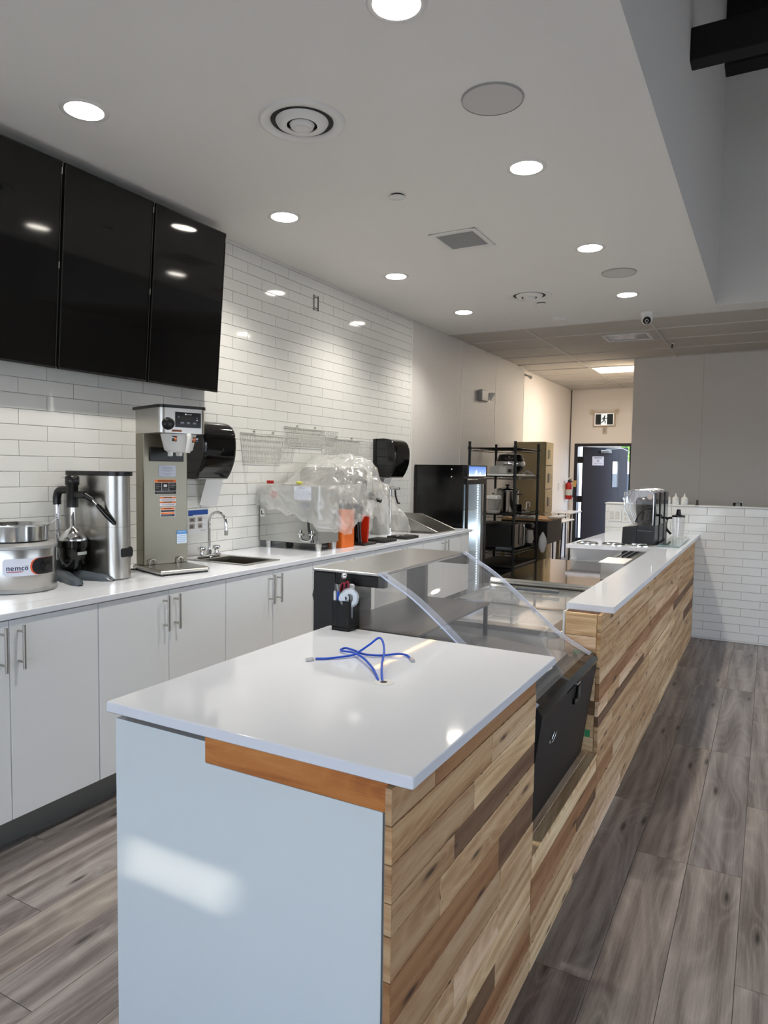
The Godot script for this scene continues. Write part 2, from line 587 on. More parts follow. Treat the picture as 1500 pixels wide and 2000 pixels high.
	for x in [-2.7, -1.15, 0.45, 2.0]: obj("pane", one([x + 0.06, x + 1.6, 0.65, 2.10, 3.447, 3.453]), M.glass, get_node("window_1"))

func frame_mesh() -> MB:
	var b := MB.new()
	for x in [[-2.979, -2.921], [-2.066, -2.030]]: b.bx(x[0], x[1], 0, 1.935, ZF + 0.012, ZF - 0.16, 0.004)
	b.bx(-2.979, -2.030, 1.889, 1.938, ZF + 0.0125, ZF - 0.16, 0.004)
	return b

func door_leaf(d: Node) -> void:
	# swings out to the rear lane, hinged on the left jamb
	var a := deg_to_rad(39.0)
	var xf := Transform3D(Basis(Vector3.UP, a), Vector3(-2.845, 0, ZF - 0.06))
	var W := 0.83
	var dp: Material = mats.door_paint
	var b := MB.new(); b.xf = xf
	# leaf with a tall slot cut for the vision pane: x 0.56..0.70, y 1.19..1.64
	b.bx(0, 0.545, 0.01, 1.885, -0.022, 0.022, 0.002); b.bx(0.66, W, 0.01, 1.885, -0.022, 0.022, 0.002)
	b.bx(0.545, 0.66, 0.01, 1.19, -0.0215, 0.0215); b.bx(0.545, 0.66, 1.64, 1.885, -0.0215, 0.0215)
	obj("door_leaf", b, dp, d)
	b = MB.new(); b.xf = xf; b.bx(0.545, 0.66, 1.19, 1.64, -0.003, 0.003)
	obj("vision_pane", b, mats.glass, d)
	b = MB.new(); b.xf = xf
	b.bx(0.535, 0.549, 1.18, 1.65, -0.024, 0.026, 0.002); b.bx(0.656, 0.67, 1.18, 1.65, -0.024, 0.026, 0.002)
	b.bx(0.535, 0.67, 1.18, 1.194, -0.024, 0.0262, 0.002); b.bx(0.535, 0.67, 1.636, 1.65, -0.024, 0.0262, 0.002)
	obj("pane_bead", b, dp, d)
	b = MB.new(); b.xf = xf
	b.bx(0.30, 0.50, 1.775, 1.83, 0.022, 0.07, 0.012)
	b.tube([Vector3(0.40, 1.84, 0.05), Vector3(0.40, 1.84, 0.052), Vector3(0.62, 1.86, 0.20), Vector3(0.70, 1.80, 0.30)], 0.009, 6)
	obj("door_closer", b, mats.steel, d)
	b = MB.new(); b.xf = xf; b.sheet(Vector3(0.27, 1.645, 0.024), Vector3.RIGHT, Vector3.UP, 0.215, 0.155)
	var K := Color(0.35, 0.35, 0.38)
	obj("notice", b, pic("notice", print_img(64, 46, Color(0.86, 0.86, 0.9), [[8, 5, 48, 2, K], [12, 10, 40, 1, K], [12, 13, 40, 1, K], [24, 22, 16, 2, K], [27, 19, 10, 8, K], [29, 21, 6, 4, Color(0.86, 0.86, 0.9)], [10, 34, 44, 1, K], [10, 38, 44, 1, K]])), d)
	b = MB.new(); b.xf = xf * Transform3D(Basis(Vector3.RIGHT, PI / 2), Vector3(0.77, 0.985, 0.022))
	b.lathe(Vector3.ZERO, [Vector2(0, 0.022), Vector2(0.018, 0.022), Vector2(0.03, 0.012), Vector2(0.032, 0)], 16)
	obj("door_lock", b, mats.steel_bright, d)
	for y in [0.25, 0.98, 1.66]:
		b = MB.new(); b.bx(-2.925, -2.84, y - 0.055, y + 0.055, ZF - 0.05, ZF - 0.062); b.tube([Vector3(-2.872, y - 0.06, ZF - 0.045), Vector3(-2.872, y + 0.06, ZF - 0.045)], 0.012, 8)
		obj("hinge", b, mats.black, d)
	obj("threshold", one([-2.965, -2.045, -0.004, 0.012, ZF + 0.01, ZF - 0.16], 0.003), mats.steel_dull, d)

func floor_planks() -> void:
	var fl: Node = get_node("floor")
	var w := 0.18
	var L := 1.22
	var meshes := []
	for k in 10:
		var b := MB.new()
		b.uo = Vector2(L / 2 + rng.randf() * 1.2, w / 2 + rng.randf() * 0.53)
		b.us = Vector2(-1 if k % 2 else 1, 1)
		if k % 2: b.uo.x += 0.0
		b.box(Vector3(0, -0.002, 0), Vector3(w - 0.0012, 0.004, L - 0.0012), 0.0008)
		meshes.append(b.mesh())
	var x := -0.39 - w * 12
	var r := 0
	while x < 2.4:
		var z := 0.9 - fposmod(r * 0.47 + 0.13, L)
		if r == 12 or r == 13: z = 0.9 - fposmod(0.9 + 2.75, L)
		while z > -6.7:
			var c := Vector3(x + w / 2, 0, z - L / 2)
			var under: bool = (c.x > -1.2 and c.x < -0.62 and c.z < -1.7)
			if not under and not (c.z < -6.3 and c.x < -0.5 and c.x > -1.2):
				var o := obj("plank", meshes[rng.randi() % 10], mats.vinyl[rng.randi() % 5], fl)
				o.position = c
			z -= L
		x += w
		r += 1

func wall_tiles() -> void:
	var pitch := 0.0711
	var L := 0.29
	var g := 0.0018
	var cache := {}
	var wl: Node = get_node("wall_left")
	var todo := []
	for k in 28:
		var y0 := CT + k * pitch
		var y1 := minf(y0 + pitch, YC)
		if y1 - y0 < 0.01: continue
		var z := -2.005 + L * 8 if k % 2 == 0 else -2.150 + L * 8
		while z > -5.97:
			var z1 := maxf(z - L, -5.967)
			if z - z1 > 0.015: todo.append([y0, y1, z, z1])
			z -= L
	var rest := MB.new()
	var near := []
	for q in todo:
		var mid: float = (q[2] + q[3]) / 2
		var seen: bool = q[3] < -1.86 and not (mid > -3.1 and q[0] > 1.93 and q[1] < 2.84) and not (q[1] < 1.5 and mid < -3.75 and mid > -4.9)
		if seen: near.append(q)
		else: rest.bx(XL - 0.008, XL, q[0] + g / 2, q[1] - g / 2, q[2] - g / 2, q[3] + g / 2, 0.0012)
	near.sort_custom(func(a, b): return (a[1] - a[0]) * (a[2] - a[3]) / pow(a[2], 2) > (b[1] - b[0]) * (b[2] - b[3]) / pow(b[2], 2))
	for i in near.size():
		var q: Array = near[i]
		if i >= 300:
			rest.bx(XL - 0.008, XL, q[0] + g / 2, q[1] - g / 2, q[2] - g / 2, q[3] + g / 2, 0.0012)
			continue
		var h: float = q[1] - q[0] - g
		var l: float = q[2] - q[3] - g
		var o := obj("tile", tile_mesh(cache, h, l, true), mats.tile, wl)
		o.position = Vector3(XL - 0.004, (q[0] + q[1]) / 2, (q[2] + q[3]) / 2)
		o.rotation = Vector3(0, rng.randfn() * 0.003, rng.randfn() * 0.004)
	var rs := obj("tile", rest, mats.tile, wl)
	rs.set_meta("kind", "stuff")
	# half wall, seen over the counter and down to the floor on its right
	var wp: Node = get_node("wall_half")
	rest = MB.new()
	for k in 17:
		var y1 := 1.154 - k * pitch
		var y0 := maxf(y1 - pitch, 0.002)
		if y1 - y0 < 0.012: continue
		var x := -1.32 - (0.145 if k % 2 else 0.0) + (-0.013)
		while x < 2.5:
			var xa := maxf(x, -1.32)
			var xb := minf(x + L, 2.5)
			if xb - xa > 0.015 and (y0 > 0.84 or xb > -0.56):
				if xa < 0.75:
					var o := obj("tile", tile_mesh(cache, y1 - y0 - g, xb - xa - g, false), mats.tile, wp)
					o.position = Vector3((xa + xb) / 2, (y0 + y1) / 2, ZP - 0.004)
					o.rotation = Vector3(rng.randfn() * 0.006, rng.randfn() * 0.006, 0)
				else: rest.bx(xa + g / 2, xb - g / 2, y0 + g / 2, y1 - g / 2, ZP - 0.008, ZP, 0.0012)
			x += L
	rs = obj("tile", rest, mats.tile, wp)
	rs.set_meta("kind", "stuff")

func tile_mesh(cache: Dictionary, h: float, l: float, on_left: bool) -> ArrayMesh:
	var key := "%d_%d_%s" % [roundi(h * 1e4), roundi(l * 1e4), on_left]
	if not cache.has(key):
		var b := MB.new()
		b.box(Vector3.ZERO, Vector3(0.008, h, l) if on_left else Vector3(l, h, 0.008), 0.0014)
		cache[key] = b.mesh()
	return cache[key]

# ---------------------------------------------------------------- ceiling
func downlight(at: Vector3, label: String) -> void:
	var t := thing("recessed_downlight", label, "ceiling light", at, 0.0, "recessed ceiling downlights")
	var b := MB.new()
	b.lathe(Vector3.ZERO, [Vector2(0.072, -0.003), Vector2(0.083, -0.005), Vector2(0.092, -0.003), Vector2(0.094, 0.0), Vector2(0.072, 0.0)], 32)
	obj("trim_ring", b, mats.white_plastic, t)
	b = MB.new()
	b.lathe(Vector3.ZERO, [Vector2(0.0, -0.004), Vector2(0.073, -0.004)], 32)
	b.lathe(Vector3.ZERO, [Vector2(0.073, -0.004), Vector2(0.073, 0.0), Vector2(0.0, 0.0)], 32)
	obj("lamp_lens", b, glow("lens_glow", Color(1.0, 0.97, 0.92), 22.0), t)
	var l := SpotLight3D.new()
	l.name = "lamp_light"
	l.light_energy = LED_ENERGY
	l.light_color = LED_COLOR
	l.light_size = 0.04
	l.spot_range = 30.0
	l.spot_attenuation = 2.0
	l.spot_angle = 63.0
	l.spot_angle_attenuation = 1.0
	l.shadow_enabled = true
	t.add_child(l)
	l.position = Vector3(0, -0.046, 0)
	l.rotation = Vector3(-PI / 2, 0, 0)

func diffuser(at: Vector3, label: String) -> void:
	var t := thing("round_air_diffuser", label, "air vent", at, 0.0, "round ceiling diffusers")
	var b := MB.new()
	b.lathe(Vector3.ZERO, [Vector2(0.128, 0.0), Vector2(0.132, -0.006), Vector2(0.165, -0.010), Vector2(0.176, -0.006), Vector2(0.178, 0.0)], 40)
	obj("outer_ring", b, mats.white_plastic, t)
	b = MB.new()
	b.lathe(Vector3.ZERO, [Vector2(0.0, -0.001), Vector2(0.128, -0.001)], 32)
	obj("dark_throat", b, mats.black_matt, t)
	for q in [[0.062, 0.100, -0.020], [0.0, 0.045, -0.030]]:
		b = MB.new()
		var r0: float = q[0]; var r1: float = q[1]; var y: float = q[2]
		if r0 > 0.0: b.lathe(Vector3.ZERO, [Vector2(r0 + 0.006, y + 0.012), Vector2(r0, y + 0.002), Vector2((r0 + r1) / 2, y), Vector2(r1, y + 0.006), Vector2(r1 + 0.008, y + 0.018), Vector2(r0 + 0.006, y + 0.012)], 40)
		else: b.lathe(Vector3.ZERO, [Vector2(0, y + 0.004), Vector2(r1 * 0.7, y + 0.004), Vector2(r1 * 0.8, y), Vector2(r1, y + 0.004), Vector2(r1 + 0.006, y + 0.016), Vector2(0, y + 0.016)], 32)
		obj("cone_ring", b, mats.white_plastic, t)

func ceiling_things() -> void:
	var Y := YC
	downlight(Vector3(-2.45, Y, -1.94), "lit round downlight nearest above the leftmost black screen")
	downlight(Vector3(-2.45, Y, -3.255), "lit round downlight just right of the top corner of the black screens")
	downlight(Vector3(-2.45, Y, -4.60), "lit round downlight left below the square ceiling return grille")
	downlight(Vector3(-2.45, Y, -5.89), "farthest lit round downlight of the row along the tiled wall")
	downlight(Vector3(-1.05, Y, -1.95), "lit round downlight cut by the top edge of the photo")
	downlight(Vector3(-1.05, Y, -3.245), "lit round downlight on the right between the two flat round speakers, the larger one")
	downlight(Vector3(-1.05, Y, -4.565), "lit round downlight just above the farther flat round speaker")
	downlight(Vector3(-1.05, Y, -5.87), "lit round downlight just in front of the white dome camera")
	diffuser(Vector3(-1.728, Y, -2.411), "large white round air diffuser nearest, above the black screens")
	diffuser(Vector3(-1.749, Y, -5.563), "smaller-looking white round air diffuser far along the plaster ceiling")
	for q in [[-0.981, -2.601, "flat round grey ceiling speaker nearer the viewer"], [-0.99, -5.203, "flat round grey ceiling speaker farther away, past the downlights"]]:
		var t := thing("ceiling_speaker", q[2], "speaker", Vector3(q[0], Y, q[1]), 0.0, "round ceiling speakers")
		var b := MB.new(); b.lathe(Vector3.ZERO, [Vector2(0, -0.006), Vector2(0.113, -0.006)], 36)
		obj("speaker_mesh", b, mt("speaker_cloth", Color(0.80, 0.79, 0.78), 0.9), t)
		b = MB.new(); b.lathe(Vector3.ZERO, [Vector2(0.113, -0.007), Vector2(0.117, -0.007), Vector2(0.119, 0.0), Vector2(0.113, 0.0)], 36)
		obj("speaker_rim", b, mats.grey_plastic, t)
	# return grille
	var g := thing("return_air_grille", "square white framed return air grille with fine grey slats in the ceiling", "air vent", Vector3(-1.706, Y, -4.06), 0.0)
	var f := MB.new()
	for s: float in [-1.0, 1.0]:
		f.bx(-0.15, 0.15, -0.008, 0, s * 0.175, s * 0.135, 0.003)
		f.bx(s * 0.15, s * 0.118, -0.0081, 0, -0.175, 0.175, 0.003)
	obj("frame", f, mats.white_plastic, g)
	f = MB.new(); f.bx(-0.12, 0.12, -0.0015, 0, -0.137, 0.137)
	obj("backing", f, mt("grille_back", Color(0.42, 0.42, 0.41), 0.9), g)
	var slat := MB.new(); slat.xf = Transform3D(Basis(Vector3.RIGHT, 0.6), Vector3.ZERO); slat.box(Vector3.ZERO, Vector3(0.236, 0.0012, 0.0075))
	var sm := slat.mesh()
	for i in 26:
		var o := obj("slat", sm, mats.white_plastic, g)
		o.position = Vector3(0, -0.0045, -0.13 + i * 0.0104)
	# small round caps
	for q in [[-1.741, -3.27, "white round sprinkler cap with a dark gap, left of the square grille"], [-1.737, -5.855, "white round sprinkler cap beside the far air diffuser"]]:
		var t := thing("concealed_fire_device", q[2], "sprinkler", Vector3(q[0], Y, q[1]), 0.0, "concealed sprinkler caps")
		var b := MB.new(); b.lathe(Vector3.ZERO, [Vector2(0, -0.012), Vector2(0.038, -0.012), Vector2(0.041, -0.009), Vector2(0.038, -0.007), Vector2(0.0, -0.007)], 28)
		obj("cover_plate", b, mats.white_plastic, t)
		b = MB.new(); b.lathe(Vector3.ZERO, [Vector2(0.034, -0.007), Vector2(0.034, 0)], 24)
		obj("sleeve", b, mats.black_matt, t)
	var sd := MB.new(); sd.lathe(Vector3.ZERO, [Vector2(0, -0.022), Vector2(0.045, -0.022), Vector2(0.06, -0.014), Vector2(0.066, 0.0)], 28)
	var so := obj("smoke_detector", sd, mats.white_plastic); so.position = Vector3(-1.752, Y, -6.483)
	tag(so, "low white round smoke detector at the rear edge of the plaster ceiling", "smoke detector")
	# dome camera
	var c := thing("dome_camera", "white dome security camera hanging at the end of the plaster ceiling", "camera", Vector3(-1.005, Y, -6.60))
	var b := MB.new(); b.lathe(Vector3.ZERO, [Vector2(0.048, -0.04), Vector2(0.056, -0.02), Vector2(0.058, 0.0)], 24)
	obj("mount", b, mats.white_plastic, c)
	b = MB.new()
	var pr := []
	for i in 13: pr.append(Vector2(cos(-PI / 2 + PI * i / 12) * 0.05, sin(-PI / 2 + PI * i / 12) * 0.05 - 0.055))
	b.lathe(Vector3.ZERO, pr, 24)
	obj("camera_ball", b, mats.white_plastic, c)
	b = MB.new(); b.xf = Transform3D(Basis(Vector3.UP, 0.15) * Basis(Vector3.RIGHT, PI / 2 + 0.5), Vector3(0.004, -0.067, 0.026))
	b.lathe(Vector3.ZERO, [Vector2(0.033, 0.0), Vector2(0.033, 0.022), Vector2(0.022, 0.026), Vector2(0, 0.026)], 20)
	obj("lens_face", b, mats.black_gloss, c)
	b = MB.new(); b.xf = Transform3D(Basis(Vector3.UP, 0.15) * Basis(Vector3.RIGHT, PI / 2 + 0.5), Vector3(0.004, -0.067, 0.026))
	b.lathe(Vector3.ZERO, [Vector2(0.016, 0.026), Vector2(0.015, 0.030), Vector2(0.010, 0.030)], 16)
	b.bx(-0.006, 0.006, 0.025, 0.029, 0.016, 0.025)
	obj("lens_ring", b, mats.grey_plastic, c)
	# recessed troffer and linear light of the drop ceiling
	var tr := thing("ceiling_lay_in_fixture", "unlit recessed rectangular lay-in fixture in the grid ceiling", "ceiling light", Vector3(-1.615, 2.853, -7.69))
	b = MB.new(); b.bx(-0.56, 0.56, 0.003, 0.02, -0.28, 0.28)
	obj("pan", b, mt("ceiling_tile", Color.WHITE), tr)
	b = MB.new(); b.bx(0.03, 0.49, -0.008, 0.003, -0.19, -0.165, 0.003); b.bx(0.03, 0.49, -0.008, 0.003, 0.165, 0.19, 0.003); b.bx(0.03, 0.06, -0.009, 0.003, -0.19, 0.19, 0.003); b.bx(0.46, 0.49, -0.009, 0.003, -0.19, 0.19, 0.003)
	obj("frame", b, mats.plaster, tr)
	b = MB.new(); b.bx(0.06, 0.46, 0.0, 0.0035, -0.165, 0.165)
	obj("acrylic_lens", b, mt("lens_off", Color(0.66, 0.66, 0.67), 0.2), tr)
	var fl := thing("fluorescent_panel", "lit warm white fluorescent panel in the corridor grid ceiling", "ceiling light", Vector3(-1.615, 2.853, -10.03))
	b = MB.new(); b.bx(-0.56, 0.56, 0.008, 0.02, -0.28, 0.28)
	obj("pan", b, mats.plaster, fl)
	b = MB.new(); b.bx(-0.555, 0.555, 0.0, 0.008, -0.275, 0.275, 0.003)
	obj("light_lens", b, glow("fluor_glow", Color(1.0, 0.93, 0.80), 2.5), fl)
	lamp_area(Vector3(0, -0.006, 0), 1.08, 0.53, 5.2, Color(1.0, 0.95, 0.88), fl)
	var sp := thing("pendant_fire_device", "small dark pendant sprinkler head below the grid ceiling", "sprinkler", Vector3(-0.992, 2.858, -8.296))
	b = MB.new(); b.lathe(Vector3.ZERO, [Vector2(0.03, 0.0), Vector2(0.028, -0.006), Vector2(0.0, -0.007)], 16)
	obj("escutcheon", b, mats.chrome, sp)
	b = MB.new(); b.tube([Vector3(0, -0.005, 0), Vector3(0, -0.04, 0)], 0.007, 8); b.lathe(Vector3(0, -0.045, 0), [Vector2(0, -0.003), Vector2(0.018, -0.003), Vector2(0.018, 0), Vector2(0, 0)], 12)
	obj("nozzle", b, mats.black, sp)
	# black steel above the right side
	var be := obj("roof_beam", one([-0.451, 3.9, 3.577, 3.745, -4.05, -4.16], 0.006), mats.black_paint)
	tag(be, "black painted beam running into the bulkhead near the top right corner", "beam")
	be = obj("roof_beam", one([-0.45, 3.9, 4.70, 5.6, -6.38, -6.573], 0.006), mats.black_paint)
	tag(be, "deep black painted beam along the top of the far header wall", "beam")

# ---------------------------------------------------------------- back counter
func back_counter() -> void:
	var M := mats
	# worktop with a cut-out for the hand sink (x -2.86..-2.475, z -2.955..-3.215)
	var b := MB.new()
	var y0 := 0.889
	b.bx(XL, -2.86, y0, CT, -0.35, -5.97, 0.0); b.bx(-2.475, -2.353, y0, CT, -0.35, -5.97, 0.003)
	b.bx(-2.86, -2.475, y0, CT, -0.35, -2.955); b.bx(-2.86, -2.475, y0, CT, -3.215, -5.97)
	var w := obj("back_worktop", b, M.quartz)
	tag(w, "long white quartz worktop along the tiled wall over the base cabinets", "worktop")
	# base cabinets
	var lab := ["white two-door base cabinet cut by the left edge, nearest", "white two-door base cabinet below the soup warmer and juice press", "white two-door base cabinet below the tall coffee brewer and hand sink", "white two-door base cabinet below the espresso machine", "white two-door base cabinet half hidden behind the display case, under the orange bin", "white two-door base cabinet behind the display case under the black mats", "white two-door base cabinet at the far end by the black fridge"]
	var made: Node3D
	for k in 7:
		var z := -0.388 - k * 0.765
		var at := Vector3(-2.68, 0, z - 0.3825)
		if k == 0:
			var t := thing("base_cabinet", lab[0], "cabinet", at, 0.0, "white base cabinets along the wall")
			b = MB.new()
			b.bx(-0.31, 0.286, 0.14, 0.885, -0.381, -0.365); b.bx(-0.31, 0.286, 0.14, 0.885, 0.365, 0.381); b.bx(-0.31, -0.30, 0.14, 0.885, -0.365, 0.365); b.bx(-0.30, 0.286, 0.14, 0.158, -0.365, 0.365)
			obj("carcass", b, M.cabinet, t)
			obj("toe_kick", one([0.17, 0.19, 0.0, 0.142, -0.3825, 0.3825]), M.toekick, t)
			for s: float in [-1.0, 1.0]:
				var d := obj("door", one([0.287, 0.306, 0.145, 0.882, s * 0.0012, s * 0.3808], 0.0015), M.cabinet, t)
				b = MB.new()
				var hz: float = s * 0.034
				b.tube([Vector3(0.342, 0.703, hz), Vector3(0.342, 0.864, hz)], 0.006, 10)
				for y in [0.728, 0.839]: b.tube([Vector3(0.306, y, hz), Vector3(0.342, y, hz)], 0.0045, 8)
				obj("handle", b, M.steel, d)
			made = t
		else:
			dup(made, at, 0.0, lab[k])
	var fp := obj("filler_panel", one([-2.99, -2.372, 0.0, 0.885, -5.745, -5.93], 0.002), M.cabinet)
	tag(fp, "narrow white end panel between the last base cabinet and the black fridge", "panel")
	# hand sink
	var t := thing("hand_sink", "small stainless drop-in hand sink in the back worktop, by the coffee brewer", "sink", Vector3(-2.667, CT, -3.085))
	b = MB.new()
	for s: float in [-1.0, 1.0]:
		b.bx(-0.215, 0.215, 0, 0.004, s * 0.148, s * 0.118, 0.0015)
		b.bx(s * 0.215, s * 0.18, 0, 0.0041, -0.148, 0.148, 0.0015)
	b.bx(-0.215, -0.135, 0, 0.0042, -0.148, 0.148, 0.0015)
	obj("rim", b, M.steel, t)
	b = MB.new()
	b.bx(-0.135, -0.132, -0.14, 0.002, -0.118, 0.118); b.bx(0.178, 0.181, -0.14, 0.002, -0.118, 0.118)
	b.bx(-0.135, 0.18, -0.14, 0.002, -0.119, -0.116); b.bx(-0.135, 0.18, -0.14, 0.002, 0.116, 0.119)
	b.bx(-0.135, 0.18, -0.143, -0.14, -0.118, 0.118)
	obj("bowl", b, M.steel_dull, t)
	gooseneck(Vector3(-2.862, CT + 0.0045, -3.09), 0.0, 1.0, "chrome gooseneck faucet with two handles behind the hand sink")

func gooseneck(at: Vector3, turn: float, s: float, label: String, base := true) -> void:
	var t := thing("faucet", label, "faucet", at, turn)
	var b := MB.new()
	if base:
		b.bx(-0.022, 0.022, 0, 0.018, -0.085, 0.085, 0.008)
		obj("deck_plate", b, mats.chrome, t)
	b = MB.new()
	b.lathe(Vector3.ZERO, [Vector2(0.02, 0.0), Vector2(0.018, 0.03), Vector2(0.012, 0.045), Vector2(0.0, 0.045)], 16)
	var pts := [Vector3(0, 0.02, 0), Vector3(0, 0.185 * s, 0)]
	for i in 11:
		var a := PI - PI * 1.06 * i / 10
		pts.append(Vector3((0.065 + cos(a) * 0.065) * s, (0.195 + sin(a) * 0.07) * s, 0))
	pts.append(pts[-1] + Vector3(0.002, -0.02, 0) * s)
	b.tube(pts, 0.0085 * s, 12)
	obj("spout", b, mats.chrome, t)
	b = MB.new()
	var e: Vector3 = pts[-1]
	b.lathe(e + Vector3(0, -0.028, 0), [Vector2(0, 0), Vector2(0.0105, 0), Vector2(0.0105, 0.028), Vector2(0, 0.028)], 14)
	obj("aerator", b, mats.steel_dull, t)
	if not base: return
	for z in [-0.062, 0.062]:
		b = MB.new()
		b.lathe(Vector3(0, 0.016, z), [Vector2(0.014, 0), Vector2(0.013, 0.018), Vector2(0.02, 0.022), Vector2(0.024, 0.034), Vector2(0.021, 0.048), Vector2(0, 0.052)], 8)
		obj("knob", b, mats.chrome, t)

func screens() -> void:
	var lab := ["black portrait menu screen cut off by the left edge", "middle black portrait menu screen of the three", "rightmost black portrait menu screen, reflecting two downlights"]
	var edges := [[-1.608, -2.130], [-2.142, -2.664], [-2.676, -3.210]]
	for i in 3:
		var z0: float = edges[i][0]
		var z1: float = edges[i][1]
		var w := z0 - z1
		var t := thing("menu_screen", lab[i], "screen", Vector3(-2.91, 1.888, (z0 + z1) / 2), 0.0, "black menu screens on the tiled wall")
		t.rotation.z = -0.0755
		var H := 0.918
		obj("housing", one([-0.045, -0.004, 0.01, H - 0.01, -w / 2 + 0.006, w / 2 - 0.006], 0.004), mats.black, t)
		obj("glass_panel", one([-0.004, 0.003, 0.008, H - 0.006, -w / 2 + 0.004, w / 2 - 0.004], 0.0), mats.black_gloss, t)
		var b := MB.new()
		for s: float in [-1.0, 1.0]: b.bx(-0.008, 0.006, 0, H, s * w / 2, s * (w / 2 - 0.0055), 0.0012)
		b.bx(-0.008, 0.0061, H - 0.006, H, -w / 2, w / 2, 0.0012); b.bx(-0.008, 0.0061, 0, 0.009, -w / 2, w / 2, 0.0012)
		obj("bezel", b, mats.black, t)
		b = MB.new()
		for y in [H - 0.055, H * 0.49]: b.bx(-0.004, 0.0068, y, y + 0.03, -w / 2 - 0.0004, -w / 2 + 0.005, 0.001)
		obj("side_clip", b, mats.steel, t)
		b = MB.new()
		b.bx(-0.085, -0.045, 0.25, 0.62, -0.1, 0.1, 0.003)
		obj("wall_bracket", b, mats.black_matt, t)

# ---------------------------------------------------------------- appliances on the back counter
func bent_text(txt: String, size: float, r: float, a0: float, y: float, m: Material, parent: Node, called := "lettering") -> void:
	# raised print wrapped round an upright cylinder of radius r, starting at angle a0 from +x towards -z
	var tm := TextMesh.new()
	var f := SystemFont.new()
	f.font_names = PackedStringArray(["Droid Sans"])
	f.font_weight = 700
	tm.font = f
	tm.text = txt
	tm.font_size = 32
	tm.pixel_size = size / 32.0
	tm.depth = 0.0006
	tm.horizontal_alignment = HORIZONTAL_ALIGNMENT_LEFT
	tm.curve_step = 2.0
	var arr := tm.get_mesh_arrays()
	var vs: PackedVector3Array = arr[Mesh.ARRAY_VERTEX]
	var idx = arr[Mesh.ARRAY_INDEX]
	var b := MB.new()
	var w := []
	for p in vs:
		var a := a0 + p.x / r
		var q := r + 0.0012 + p.z
		w.append(Vector3(cos(a) * q, y + p.y, -sin(a) * q))
	var ns: PackedVector3Array = arr[Mesh.ARRAY_NORMAL]
	var list: Array = Array(idx) if idx != null else range(vs.size())
	for i in range(0, list.size(), 3):
		var k := []
		for j in 3:
			var a: float = a0 + vs[list[i + j]].x / r
			var nn := ns[list[i + j]]
			k.append(Vector3(cos(a) * nn.z - sin(a) * nn.x, nn.y, -sin(a) * nn.z - cos(a) * nn.x))
		b.t(w[list[i]], w[list[i + 1]], w[list[i + 2]], k[0], k[1], k[2])
	obj(called, b, m, parent)

func arc_plate(r: float, a0: float, a1: float, y0: float, y1: float, th: float, round_ends := 0.0, seg := 20, one_end := false) -> MB:
	# curved label on a cylinder, angles from +x towards -z
	var b := MB.new()
	var rows := []
	for i in seg + 1:
		var f := float(i) / seg
		var a := lerpf(a0, a1, f)
		var inset := 0.0
		if round_ends > 0.0:
			var d := (f if one_end else minf(f, 1.0 - f)) * absf(a1 - a0) * r
			if d < round_ends: inset = round_ends - sqrt(maxf(0.0, round_ends * round_ends - pow(round_ends - d, 2)))
		rows.append([Vector3(cos(a) * (r + th), y0 + inset, -sin(a) * (r + th)), Vector3(cos(a) * (r + th), y1 - inset, -sin(a) * (r + th))])
	b.skin(rows)
	# face outwards
	var fix := MB.new()
	for i in range(0, b.v.size(), 3):
		var o := []
		for j in 3:
			var p := b.v[i + j]
			o.append(Vector3(p.x, 0, p.z).normalized())
		fix.t(b.v[i], b.v[i + 1], b.v[i + 2], o[0], o[1], o[2])
	return fix

